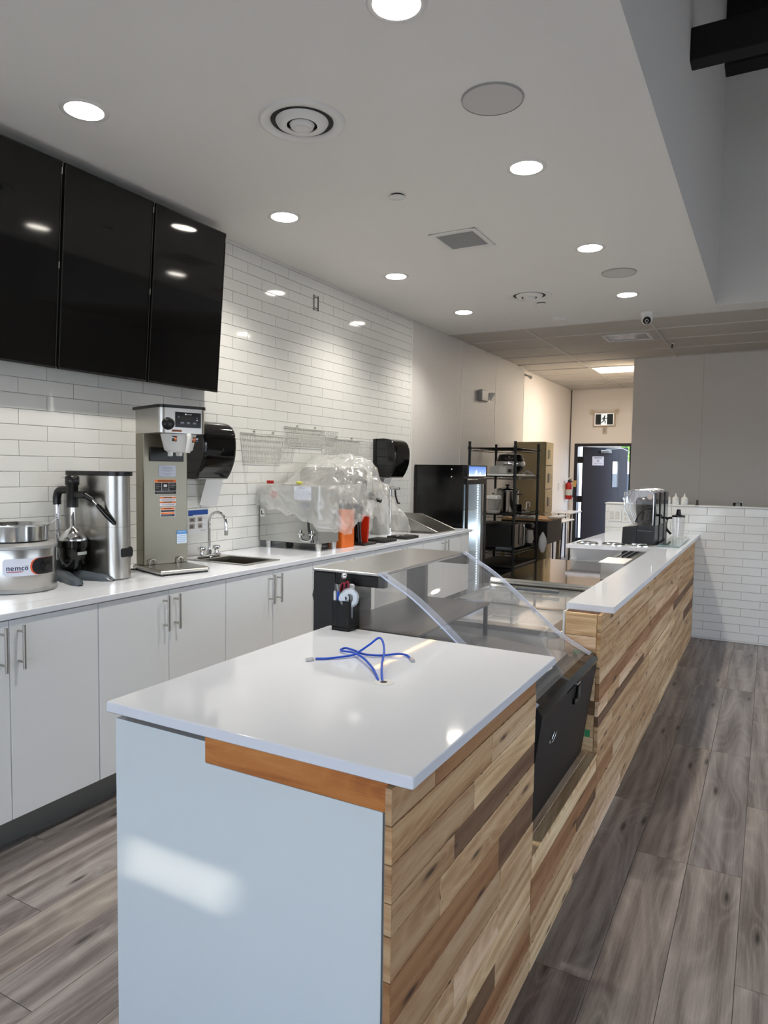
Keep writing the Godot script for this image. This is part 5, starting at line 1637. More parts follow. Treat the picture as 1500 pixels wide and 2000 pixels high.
	b = MB.new(); b.tube([Vector3(-0.03, 0, 0), Vector3(0.05, -0.03, 0.03), Vector3(0.10, -0.06, 0.08)], [0.012, 0.012, 0.022], 10)
	obj("camera_body", b, M.grey_plastic, t)
	for qq in [[-3.054, 1.20, -11.55, "pale blank switch plate on the lavender corridor wall"]]:
		tag(obj("switch_plate", one([-3.055, -3.046, 1.14, 1.26, -11.5, -11.58], 0.003), M.white_plastic), qq[3], "switch")
	# outlet box on the rear partition
	t = thing("outlet_box", "open double outlet box on the grey partition above the half wall", "outlet", Vector3(-0.32, 1.075, ZB))
	b = MB.new()
	for s: float in [-1.0, 1.0]: b.bx(-0.055, 0.055, s * 0.042, s * 0.034, 0, 0.012, 0.001); b.bx(s * 0.055, s * 0.047, -0.042, 0.042, 0, 0.0121, 0.001)
	obj("metal_box", b, M.steel, t)
	obj("dark_recess", one([-0.048, 0.048, -0.035, 0.035, 0, 0.003]), M.black_matt, t)
	obj("receptacle", one([-0.02, 0.03, -0.03, 0.03, 0.003, 0.012], 0.004), M.white_plastic, t)

func outside() -> void:
	var M := mats
	var g := struct("ground", one([-40, 40, -0.5, -0.10, 60, -60]), mt("asphalt", Color(0.52, 0.51, 0.50), 0.9))
	g.set_meta("label", "pale concrete lane outside the exit door")
	# parked car, its rear seen through the gap of the door
	var t := thing("parked_car", "parked silver car with dark windows glimpsed outside past the exit door", "car", Vector3(-2.45, -0.10, -17.2))
	var b := MB.new()
	b.xf = Transform3D(Basis(Vector3.UP, PI / 2), Vector3.ZERO)
	b.prism(PackedVector2Array([Vector2(-2.2, 0.28), Vector2(2.15, 0.28), Vector2(2.2, 0.85), Vector2(1.3, 1.0), Vector2(0.6, 1.52), Vector2(-1.5, 1.58), Vector2(-2.05, 1.05), Vector2(-2.25, 0.9)]), -0.85, 0.85, true)
	obj("body", b, mt("car_silver", Color(0.70, 0.74, 0.80), 0.2, 0.4), t)
	b = MB.new()
	b.bx(-0.70, 0.70, 1.06, 1.48, 2.05, 1.55, 0.0)
	b.v.clear(); b.n.clear(); b.uv.clear()
	b.quad(Vector3(-0.72, 1.08, 2.06), Vector3(0.72, 1.08, 2.06), Vector3(0.66, 1.52, 1.59), Vector3(-0.66, 1.52, 1.59), Vector3(0, 0.7, 0.7))
	for s: float in [-1.0, 1.0]: b.quad(Vector3(s * 0.856, 1.02, 1.9), Vector3(s * 0.856, 1.02, -0.9), Vector3(s * 0.853, 1.48, -0.5), Vector3(s * 0.853, 1.5, 1.45), Vector3(s, 0, 0))
	obj("window_glass", b, mt("car_glass", Color(0.05, 0.08, 0.10), 0.08), t)
	for s: float in [-1.0, 1.0]:
		for z in [1.35, -1.3]:
			b = MB.new(); b.xf = Transform3D(Basis(Vector3.FORWARD, PI / 2), Vector3(s * 0.72, 0.33, z)); b.lathe(Vector3.ZERO, [Vector2(0, -0.1), Vector2(0.33, -0.1), Vector2(0.33, 0.1), Vector2(0, 0.1)], 24)
			obj("wheel", b, M.black, t)
		obj("tail_light", one([s * 0.80, s * 0.62, 0.82, 1.0, 2.19, 2.26], 0.02), M.red, t)
	# pale building across the lane
	t = thing("neighbouring_building", "pale sunlit building far across the lane, seen through the exit door gap", "building", Vector3(-8, -0.1, -36))
	b = MB.new(); b.bx(-9, 9, 0, 5.5, -3, 0)
	obj("wall", b, mt("render_white", Color(0.92, 0.90, 0.86), 0.9), t)
	b = MB.new(); b.bx(-9.2, 9.2, 5.5, 5.7, -3.2, 0.2, 0.02)
	obj("roof_edge", b, M.grey_plastic, t)
	# tree
	t = thing("leafy_tree", "sunny green leafy tree beyond the exit door", "tree", Vector3(-3.35, -0.1, -24.0))
	b = MB.new(); b.tube(bend([Vector3(0, 0, 0), Vector3(0.1, 1.2, 0), Vector3(0, 2.5, 0.1)], 4), 0.16, 10)
	obj("trunk", b, mt("bark", Color(0.30, 0.24, 0.18), 0.9), t)
	var r := RandomNumberGenerator.new(); r.seed = 4
	var mm := MultiMesh.new(); mm.transform_format = MultiMesh.TRANSFORM_3D
	var leaf := MB.new(); leaf.quad(Vector3(0, 0, 0), Vector3(0.07, 0.02, 0.06), Vector3(0, 0.04, 0.16), Vector3(-0.07, 0.02, 0.06), Vector3(0, 1, 0))
	mm.mesh = leaf.mesh(); mm.instance_count = 1600
	for i in 1600:
		var d := Vector3(r.randfn(), r.randfn(), r.randfn()).normalized() * pow(r.randf(), 0.4)
		mm.set_instance_transform(i, Transform3D(Basis.from_euler(Vector3(r.randf() * 6, r.randf() * 6, r.randf() * 6)), Vector3(0, 2.75, 0) + d * Vector3(1.0, 1.25, 1.0)))
	var lf := MultiMeshInstance3D.new(); lf.name = "leaves"; lf.multimesh = mm
	var gm := mt("leaf", Color(0.42, 0.58, 0.22), 0.6); gm.backlight_enabled = true; gm.backlight = Color(0.3, 0.45, 0.1); gm.cull_mode = BaseMaterial3D.CULL_DISABLED
	lf.material_override = gm; lf.set_meta("kind", "stuff"); t.add_child(lf)

# ---------------------------------------------------------------- island in front
func boards(parent: Node, rows: Array, xf: Transform3D, thick := 0.016) -> void:
	# rows: [y0, y1, [[from, to, tone], ...]] along local x, front faces at local z = 0
	for r in rows:
		for s in r[2]:
			var a := minf(s[0], s[1]); var c := maxf(s[0], s[1])
			var b := MB.new()
			var l := c - a
			b.uo = Vector2(-a + rng.randf() * maxf(0.05, 1.95 - l), -r[0] + rng.randf() * 0.42)
			if rng.randf() < 0.5: b.us = Vector2(-1, 1); b.uo.x = c + rng.randf() * maxf(0.05, 1.95 - l)
			var pr := rng.randf() * 0.0025
			b.bx(a + 0.0006, c - 0.0006, r[0] + 0.0005, r[1] - 0.0005, -thick, -pr, 0.0012)
			var o := obj("board", b, mats.board[s[2]], parent)
			o.transform = xf

func side_xf(parent_pos: Vector3) -> Transform3D:
	# local x runs along world -z, local z towards +x, face at x = -0.549
	return Transform3D(Basis(Vector3(0, 0, -1), Vector3.UP, Vector3(1, 0, 0)), Vector3(-0.549, 0, 0) - parent_pos)

func island() -> void:
	var M := mats
	var P := Vector3(-0.9, 0, -1.5)
	var t := thing("service_island", "island base with white end panel and reclaimed wood plank side, nearest the viewer", "counter", P)
	obj("core", one([-1.262 + 0.9, -0.566 + 0.9, 0.0, 0.888, -1.092 + 1.5, -1.93 + 1.5]), mt("core_brown", Color(0.36, 0.25, 0.17), 0.8), t)
	var b := MB.new(); b.xf = Transform3D(Basis.IDENTITY, -P)
	b.prism(PackedVector2Array([Vector2(-1.275, 0.0), Vector2(-0.584, 0.0), Vector2(-0.584, 0.8265), Vector2(-1.004, 0.8265), Vector2(-1.004, 0.872), Vector2(-1.275, 0.872)]), -1.092, -1.074)
	obj("end_panel", b, M.white_panel, t)
	obj("staff_side_panel", one([-1.275 + 0.9, -1.262 + 0.9, 0.0, 0.872, -1.092 + 1.5, -1.94 + 1.5]), M.white_panel, t)
	obj("rear_panel", one([-1.27 + 0.9, -0.566 + 0.9, 0.0, 0.886, -1.93 + 1.5, -1.945 + 1.5]), M.white_panel, t)
	b = MB.new(); b.xf = Transform3D(Basis.IDENTITY, -P); b.uo = Vector2(1.3, 0.1)
	b.bx(-1.004, -0.571, 0.829, 0.8875, -1.092, -1.070, 0.001)
	obj("cedar_cleat", b, wood_cedar(), t)
	b = MB.new(); b.xf = Transform3D(Basis.IDENTITY, -P); b.bx(-0.582, -0.567, 0.0, 0.824, -1.092, -1.076)
	obj("taped_edge", b, M.toekick, t)
	b = MB.new(); b.xf = Transform3D(Basis.IDENTITY, -P)
	for k in 10: b.bx(-0.580, -0.569, 0.05 + k * 0.082, 0.065 + k * 0.082, -1.0765, -1.0755)
	obj("tape_print", b, M.charcoal, t)
	var A := 1.046; var Z := 1.904
	var rows := [
		[0.0, 0.075, [[A, 1.50, 1], [1.50, Z, 0]]], [0.075, 0.15, [[A, 1.30, 0], [1.30, Z, 6]]], [0.15, 0.215, [[A, 1.22, 0], [1.22, 1.61, 3], [1.61, Z, 0]]],
		[0.215, 0.285, [[A, 1.42, 0], [1.42, Z, 1]]], [0.285, 0.36, [[A, 1.34, 0], [1.34, 1.62, 5], [1.62, Z, 0]]], [0.36, 0.45, [[A, 1.63, 2], [1.63, Z, 0]]],
		[0.45, 0.535, [[A, 1.616, 6], [1.616, 1.75, 3], [1.75, Z, 3]]], [0.535, 0.62, [[A, 1.26, 2], [1.26, Z, 0]]], [0.62, 0.68, [[A, 1.33, 2], [1.33, Z, 3]]],
		[0.68, 0.75, [[A, 1.44, 2], [1.44, Z, 1]]], [0.75, 0.82, [[A, 1.55, 4], [1.55, Z, 0]]], [0.82, 0.888, [[A, 1.23, 2], [1.23, Z, 6]]]]
	boards(t, rows, side_xf(P))
	var w := thing("island_worktop", "thick white quartz worktop of the front island with blue network cable", "worktop", Vector3(-0.9, 0.889, -1.512))
	b = MB.new(); b.box(Vector3(0, 0.0125, 0), Vector3(0.771, 0.025, 0.914), 0.004)
	obj("slab", b, M.quartz, w)
	b = MB.new(); b.lathe(Vector3(0.082, 0.0251, 0.012), [Vector2(0.026, 0.0), Vector2(0.025, 0.0014), Vector2(0.0, 0.0014)], 28)
	obj("grommet", b, M.white_plastic, w)
	b = MB.new(); b.lathe(Vector3(0.082, 0.0252, 0.012), [Vector2(0.0, 0.0016), Vector2(0.009, 0.0016), Vector2(0.0095, 0.0012)], 24)
	obj("grommet_hole", b, M.charcoal, w)
	# plinth that carries the display case in the gap
	P = Vector3(-0.7, 0, -2.33)
	t = thing("display_plinth", "low reclaimed wood plank plinth with a ledge below the black display case", "plinth", P)
	obj("core", one([-0.6, 0.134, 0, 0.328, -0.42, 0.38]), mt("core_brown", Color.WHITE), t)
	rows = [[0.0, 0.075, [[1.907, 2.40, 1], [2.40, 2.758, 5]]], [0.075, 0.14, [[1.907, 2.55, 4], [2.55, 2.758, 0]]], [0.14, 0.165, [[1.907, 2.758, 0]]], [0.165, 0.205, [[1.907, 2.45, 6], [2.45, 2.758, 3]]], [0.205, 0.275, [[1.907, 2.758, 6]]], [0.275, 0.329, [[1.907, 2.758, 1]]]]
	boards(t, rows, side_xf(P))
	# ledge boards lie flat: local x along -z, local z up
	var fx := Transform3D(Basis(Vector3(0, 0, -1), Vector3(-1, 0, 0), Vector3(0, 1, 0)), Vector3(0, 0.346, 0) - P)
	boards(t, [[0.549, 0.585, [[1.907, 2.758, 1]]], [0.585, 0.64, [[1.907, 2.758, 5]]], [0.64, 0.72, [[1.907, 2.758, 1]]]], fx, 0.017)

func wood_cedar() -> Material:
	var m := mt("cedar", Color(0.88, 0.66, 0.43), 0.5)
	m.albedo_texture = (mats.board[0] as StandardMaterial3D).albedo_texture
	m.uv1_scale = Vector3(0.9, 2.2, 1)
	return m

# ---------------------------------------------------------------- refrigerated display case between the counters
func display_case() -> void:
	var M := mats
	var P := Vector3(-0.97, 0.346, -2.365)
	var t := thing("display_case", "charcoal glass-front refrigerated display case between the island and the long counter", "display case", P)
	var H := 0.372        # half length
	var X := func(x: float) -> float: return x - P.x
	var Y := func(y: float) -> float: return y - P.y
	var prof := [Vector2(-1.11, 1.097), Vector2(-1.07, 1.073), Vector2(-0.995, 1.032), Vector2(-0.93, 0.986), Vector2(-0.86, 0.93), Vector2(-0.79, 0.872), Vector2(-0.70, 0.802), Vector2(-0.572, 0.735)]
	var pl := []
	for p in prof: pl.append(Vector2(X.call(p.x), Y.call(p.y)))
	var b := MB.new()
	b.bx(X.call(-1.37), X.call(-0.645), Y.call(0.346), Y.call(0.72), -H, H, 0.004)
	obj("cooling_base", b, M.charcoal, t)
	# rear uprights and rails
	for s: float in [-1.0, 1.0]:
		b = MB.new()
		b.bx(X.call(-1.37), X.call(-1.28), Y.call(0.72), Y.call(1.088), s * H, s * (H - 0.03), 0.003)
		obj("side_upright", b, M.charcoal, t)
		b = MB.new(); b.bx(X.call(-1.28), X.call(-1.09), Y.call(1.052), Y.call(1.09), s * H, s * (H - 0.028), 0.003)
		obj("top_side_rail", b, M.black, t)
	b = MB.new(); b.bx(X.call(-1.37), X.call(-1.33), Y.call(1.04), Y.call(1.09), -H + 0.03, H - 0.03, 0.002)
	obj("rear_rail", b, M.charcoal, t)
	for s: float in [-1.0, 1.0]:
		b = MB.new(); b.bx(X.call(-1.352 if s > 0 else -1.344), X.call(-1.348 if s > 0 else -1.340), Y.call(0.73), Y.call(1.04), s * 0.01 - 0.005, s * (H - 0.03))
		obj("sliding_door", b, clear("tinted_glass", Color(0.10, 0.095, 0.09), 0.72, 0.05) if s > 0 else clear("tinted_glass_light", Color(0.4, 0.39, 0.38), 0.22, 0.03), t)
	b = MB.new(); b.bx(X.call(-1.372), X.call(-1.105), Y.call(1.089), Y.call(1.1), -H - 0.004, H + 0.004, 0.004)
	obj("steel_top", b, mt("brushed_top", Color(0.80, 0.80, 0.80), 0.24, 1.0), t)
	# curved acrylic front
	var rows := []
	for z in [H + 0.002, -H - 0.002]:
		var row := []
		for k in pl.size() - 1:
			for j in 4:
				var q: Vector2 = (pl[k] as Vector2).cubic_interpolate(pl[k + 1], pl[maxi(k - 1, 0)], pl[mini(k + 2, pl.size() - 1)], j / 4.0)
				row.append(Vector3(q.x, q.y, z))
		row.append(Vector3(pl[-1].x, pl[-1].y, z))
		rows.append(row)
	b = MB.new(); b.skin(rows)
	obj("curved_front_glass", b, M.acrylic, t)
	for s: float in [-1.0, 1.0]:
		# end pane under the curve, with a thick bright acrylic edge along it
		var poly := PackedVector2Array()
		for q in rows[0]: poly.append(Vector2(q.x, q.y))
		poly.append(Vector2(X.call(-0.60), Y.call(0.722))); poly.append(Vector2(X.call(-1.28), Y.call(0.722))); poly.append(Vector2(X.call(-1.28), Y.call(1.052))); poly.append(Vector2(X.call(-1.11), Y.call(1.052)))
		b = MB.new(); b.prism(poly, s * H - 0.003, s * H + 0.003)
		obj("end_pane", b, M.glass, t)
		b = MB.new()
		var strip := []
		for w in [0.0, s * -0.045]:
			var row := []
			for q in rows[0]: row.append(Vector3(q.x, q.y + 0.006, s * (H + 0.003) + w))
			strip.append(row)
		b.skin(strip)
		obj("edge_trim", b, clear("edge_acrylic", Color(0.80, 0.85, 0.95), 0.32, 0.05), t)
		b = MB.new()
		var pth := []
		for q in rows[0]: pth.append(Vector3(q.x, q.y + 0.004, s * (H + 0.003)))
		b.tube(pth, 0.0028, 6)
		obj("edge_bead", b, clear("edge_bright", Color(0.86, 0.90, 1.0), 0.6, 0.08), t)
	# inside: upper shelf, sloping deck, lamp
	b = MB.new(); b.bx(X.call(-1.325), X.call(-0.985), Y.call(0.893), Y.call(0.902), -H + 0.035, H - 0.035, 0.001)
	obj("upper_shelf", b, mt("shelf_grey", Color(0.30, 0.29, 0.285), 0.25), t)
	b = MB.new(); b.prism(PackedVector2Array([Vector2(X.call(-1.32), Y.call(0.722)), Vector2(X.call(-0.66), Y.call(0.722)), Vector2(X.call(-0.66), Y.call(0.74)), Vector2(X.call(-0.98), Y.call(0.765)), Vector2(X.call(-1.32), Y.call(0.77))]), -H + 0.03, H - 0.03)
	obj("lower_deck", b, mt("deck_grey", Color(0.40, 0.40, 0.42), 0.22), t)
	b = MB.new()
	for s: float in [-1.0, 1.0]: b.bx(X.call(-1.00), X.call(-0.985), Y.call(0.77), Y.call(0.893), s * (H - 0.05), s * (H - 0.065), 0.002)
	obj("shelf_post", b, M.black, t)
	b = MB.new()
	b.bx(X.call(-1.185), X.call(-1.16), Y.call(1.075), Y.call(1.089), -H + 0.03, H - 0.03, 0.002)
	obj("lamp_channel", b, M.black, t)
	b = MB.new()
	for k in 44: b.box(Vector3(X.call(-1.172), Y.call(1.0735), -H + 0.05 + k * 0.0148), Vector3(0.010, 0.003, 0.0075), 0.001)
	var o := obj("led_light_strip", b, glow("case_led", Color(1.0, 0.80, 0.50), 5.0), t)
	o.set_meta("kind", "stuff")
	var l := AreaLight3D.new(); l.name = "case_light"; l.area_size = Vector2(0.008, 0.65); l.area_normalize_energy = true; l.light_energy = 0.006; l.light_color = Color(1.0, 0.8, 0.5); l.area_range = 30.0; l.area_attenuation = 2.0; l.shadow_enabled = true
	t.add_child(l); l.position = Vector3(X.call(-1.172), Y.call(1.0708), 0); l.rotation = Vector3(-PI / 2, 0, 0)
	# leaning black front panel with rounded bumper, latches and tag
	b = MB.new()
	b.prism(PackedVector2Array([Vector2(X.call(-0.655), Y.call(0.346)), Vector2(X.call(-0.607), Y.call(0.346)), Vector2(X.call(-0.556), Y.call(0.715)), Vector2(X.call(-0.572), Y.call(0.737)), Vector2(X.call(-0.655), Y.call(0.722))]), -H, H)
	obj("front_panel", b, mt("panel_black", Color(0.028, 0.028, 0.030), 0.45), t)
	b = MB.new()
	b.prism(PackedVector2Array([Vector2(X.call(-0.612), Y.call(0.722)), Vector2(X.call(-0.557), Y.call(0.709)), Vector2(X.call(-0.553), Y.call(0.722)), Vector2(X.call(-0.566), Y.call(0.742)), Vector2(X.call(-0.61), Y.call(0.748))]), -H - 0.006, H + 0.006)
	obj("bumper_rail", b, M.black_gloss, t)
	b = MB.new()
	b.tube(bend([Vector3(X.call(-0.571), Y.call(0.592), 0.222), Vector3(X.call(-0.562), Y.call(0.600), 0.226), Vector3(X.call(-0.558), Y.call(0.622), 0.206), Vector3(X.call(-0.564), Y.call(0.622), 0.196), Vector3(X.call(-0.569), Y.call(0.600), 0.212)], 5), 0.0022, 6)
	b.box(Vector3(X.call(-0.573), Y.call(0.594), 0.222), Vector3(0.006, 0.012, 0.012), 0.002)
	b.bx(X.call(-0.558), X.call(-0.552), Y.call(0.704), Y.call(0.712), -0.09, -0.05, 0.002)
	obj("latch", b, M.steel_bright, t)
	b = MB.new(); b.bx(X.call(-0.566), X.call(-0.550), Y.call(0.655), Y.call(0.70), -0.085, -0.055, 0.003); b.bx(X.call(-0.570), X.call(-0.556), Y.call(0.640), Y.call(0.66), -0.105, -0.035, 0.003)
	obj("catch", b, M.black_gloss, t)
	b = MB.new(); b.sheet(Vector3(X.call(-0.645), Y.call(0.773), 0.02), Vector3(0.05, 0, -1).normalized(), Vector3(-0.87, 0.48, 0).normalized(), 0.055, 0.03)
	obj("barcode_tag", b, pic("barcode", print_img(40, 22, Color(0.85, 0.84, 0.82), [[4, 3, 32, 3, Color(0.3, 0.3, 0.3)], [4, 9, 26, 2, Color(0.4, 0.4, 0.4)], [4, 14, 30, 4, Color(0.35, 0.35, 0.35)]])), t)
	b = MB.new(); b.lathe(Vector3(X.call(-1.372), Y.call(1.0), H - 0.04), [Vector2(0, -0.02), Vector2(0.02, -0.02), Vector2(0.024, 0), Vector2(0.02, 0.02), Vector2(0, 0.02)], 16)
	obj("side_knob", b, M.black, t)

# ---------------------------------------------------------------- long counter
func service_counter() -> void:
	var M := mats
	var P := Vector3(-0.63, 0, -4.7)
	var t := thing("service_counter", "long service counter clad in mixed reclaimed wood planks along the public side", "counter", P)
	obj("core", one([-0.06, 0.065, 0.0, 0.889, -6.655 + 4.7, -2.78 + 4.7]), mt("core_brown", Color.WHITE), t)
	obj("staff_side_panel", one([-0.068, -0.06, 0.0, 0.888, -5.13 + 4.7, -2.79 + 4.7]), M.white_plastic, t)
	var A := 2.762; var Z := 6.656
	var rows := [
		[0.0, 0.07, [[A, 3.3, 5], [3.3, 4.6, 0], [4.6, 5.6, 1], [5.6, Z, 0]]], [0.07, 0.14, [[A, 3.9, 0], [3.9, 5.1, 4], [5.1, Z, 4]]], [0.14, 0.205, [[A, 3.4, 0], [3.4, 4.4, 4], [4.4, Z, 0]]],
		[0.205, 0.285, [[A, 3.1, 6], [3.1, 3.55, 0], [3.55, 4.7, 4], [4.7, Z, 0]]], [0.285, 0.365, [[A, 3.7, 4], [3.7, 4.9, 0], [4.9, 5.9, 4], [5.9, Z, 3]]], [0.365, 0.445, [[A, 3.05, 0], [3.05, 4.1, 4], [4.1, 5.3, 1], [5.3, Z, 0]]],
		[0.445, 0.485, [[A, 3.9, 3], [3.9, 5.0, 0], [5.0, Z, 4]]], [0.485, 0.545, [[A, 2.95, 5], [2.95, 3.2, 4], [3.2, 3.92, 5], [3.92, 5.2, 0], [5.2, Z, 3]]], [0.545, 0.615, [[A, 4.5, 6], [4.5, 5.5, 6], [5.5, Z, 4]]],
		[0.615, 0.68, [[A, 3.35, 0], [3.35, 4.3, 4], [4.3, 5.4, 5], [5.4, Z, 4]]], [0.68, 0.75, [[A, 3.6, 4], [3.6, 4.0, 4], [4.0, 5.1, 0], [5.1, Z, 0]]], [0.75, 0.82, [[A, 3.15, 4], [3.15, 4.2, 0], [4.2, 5.5, 4], [5.5, Z, 4]]], [0.82, 0.888, [[A, 4.0, 4], [4.0, 5.2, 4], [5.2, Z, 4]]]]
	boards(t, rows, side_xf(P))
	var ex := Transform3D(Basis.IDENTITY, Vector3(0, 0, -2.764) - P)
	boards(t, [[0.0, 0.10, [[-0.69, -0.566, 0]]], [0.10, 0.20, [[-0.69, -0.566, 1]]], [0.20, 0.30, [[-0.69, -0.566, 5]]], [0.30, 0.40, [[-0.69, -0.566, 1]]], [0.40, 0.49, [[-0.69, -0.566, 1]]], [0.49, 0.545, [[-0.69, -0.566, 3]]], [0.545, 0.64, [[-0.69, -0.566, 1]]], [0.64, 0.735, [[-0.69, -0.566, 5]]], [0.735, 0.80, [[-0.69, -0.566, 5]]], [0.80, 0.888, [[-0.69, -0.566, 1]]]], ex, 0.016)
	var b := MB.new(); b.xf = Transform3D(Basis.IDENTITY, Vector3.ZERO - P)
	b.bx(-0.70, -0.691, 0.0, 0.888, -2.766, -2.79, 0.001)
	obj("corner_strip", b, M.white_plastic, t)
	b = MB.new(); b.xf = Transform3D(Basis.IDENTITY, Vector3.ZERO - P)
	b.bx(-0.655, -0.578, 0.715, 0.742, -2.7645, -2.7625, 0.0005); b.bx(-0.600, -0.580, 0.40, 0.428, -2.7645, -2.7625, 0.0005)
	obj("green_tape", b, mt("green_tape", Color(0.22, 0.58, 0.38), 0.5), t)
	# L-shaped worktop
	var w := thing("counter_worktop", "L-shaped white quartz worktop of the long service counter up to the half wall", "worktop", Vector3(-0.6, 0.889, -5.0))
	b = MB.new(); b.xf = Transform3D(Basis(Vector3.RIGHT, PI / 2), Vector3.ZERO)
	# polygon in x / z with y up after the turn
	var poly := PackedVector2Array([Vector2(-0.70, -2.825), Vector2(-0.514, -2.822), Vector2(-0.514, -6.655), Vector2(-1.245, -6.655), Vector2(-1.290, -5.122), Vector2(-0.70, -5.20)])
	for i in poly.size(): poly[i] -= Vector2(-0.6, -5.0)
	b.prism(poly, 0.0, -0.025)
	obj("slab", b, M.quartz, w)
	var lab := ["steel waste ring in the L worktop, left of three", "steel waste ring in the L worktop, middle of three", "steel waste ring in the L worktop, right of three, before the blenders"]
	var rc := [Vector3(-1.165, CT, -5.262), Vector3(-0.986, CT, -5.302), Vector3(-0.812, CT, -5.342)]
	for i in 3:
		b = MB.new(); b.lathe(Vector3.ZERO, [Vector2(0.078, 0), Vector2(0.079, 0.009), Vector2(0.076, 0.012), Vector2(0.066, 0.012), Vector2(0.064, 0.004), Vector2(0.064, 0.0)], 36)
		var o := thing("waste_ring", lab[i], "waste ring", rc[i], 0.0, "steel waste rings in the worktop")
		obj("ring", b, M.steel_bright, o)
		b = MB.new(); b.lathe(Vector3.ZERO, [Vector2(0, 0.0006), Vector2(0.0645, 0.0006)], 28)
		obj("opening", b, M.black_matt, o)
	t = thing("return_cabinet", "white cabinet under the short return of the L worktop", "cabinet", Vector3(-0.98, 0, -5.9))
	b = MB.new(); b.bx(-0.30, 0.285, 0, 0.888, -0.74, 0.66, 0.002)
	obj("carcass", b, M.cabinet, t)
	obj("front_panel", one([-0.305, 0.284, 0.0, 0.80, 0.66, 0.675], 0.002), M.cabinet, t)
	# switch plates on the half wall
	t = thing("double_switch", "white double rocker switch plate on the tiled half wall end", "switch", Vector3(-1.234, 1.054, ZP))
	obj("plate", one([-0.058, 0.058, -0.056, 0.056, 0, 0.006], 0.003), M.white_plastic, t)
	for s: float in [-1.0, 1.0]: obj("rocker", one([s * 0.025 - 0.017, s * 0.025 + 0.017, -0.034, 0.034, 0.006, 0.010], 0.003), mt("rocker", Color(0.80, 0.79, 0.76), 0.35), t)
	t = thing("wall_outlet", "white outlet plate on the half wall partly behind the first blender", "outlet", Vector3(-1.135, 1.05, ZP))
	obj("plate", one([-0.035, 0.035, -0.056, 0.056, 0, 0.006], 0.003), M.white_plastic, t)
	b = MB.new()
	for s: float in [-1.0, 1.0]: b.bx(-0.014, 0.014, s * 0.022 - 0.014, s * 0.022 + 0.014, 0.006, 0.009, 0.003)
	obj("socket", b, mt("rocker", Color.WHITE), t)
	# squeeze bottles on the ledge
	lab = ["white squeeze bottle on the half wall ledge, nearest the blenders", "middle white squeeze bottle of three on the half wall ledge", "white squeeze bottle on the half wall ledge, farthest from the blenders"]
	var bx := [-0.795, -0.728, -0.655]
	var first: Node3D
	for i in 3:
		var at := Vector3(bx[i], 1.167, -6.735)
		if i == 0:
			var q := thing("squeeze_bottle", lab[0], "bottle", at, 0.0, "white squeeze bottles on the ledge")
			b = MB.new(); b.lathe(Vector3.ZERO, [Vector2(0, 0), Vector2(0.028, 0), Vector2(0.03, 0.004), Vector2(0.03, 0.045), Vector2(0, 0.045)], 20)
			obj("body", b, M.white_plastic, q)
			b = MB.new(); b.lathe(Vector3.ZERO, [Vector2(0.031, 0.043), Vector2(0.031, 0.056), Vector2(0.018, 0.066), Vector2(0.009, 0.072), Vector2(0.004, 0.10), Vector2(0, 0.10)], 20)
			obj("nozzle_cap", b, mt("cap_white", Color(0.82, 0.81, 0.78), 0.3), q)
			first = q
		else: dup(first, at, 0.0, lab[i])
	b = MB.new(); b.bx(-0.014, 0.014, 0, 0.004, -0.04, 0.04, 0.001); b.tube([Vector3(0, 0.004, 0), Vector3(0, 0.045, 0)], 0.008, 8)
	var st := obj("ledge_stub", b, M.charcoal); st.position = Vector3(-0.55, 1.167, -6.72)
	tag(st, "small dark peg standing on the half wall ledge right of the bottles", "peg")

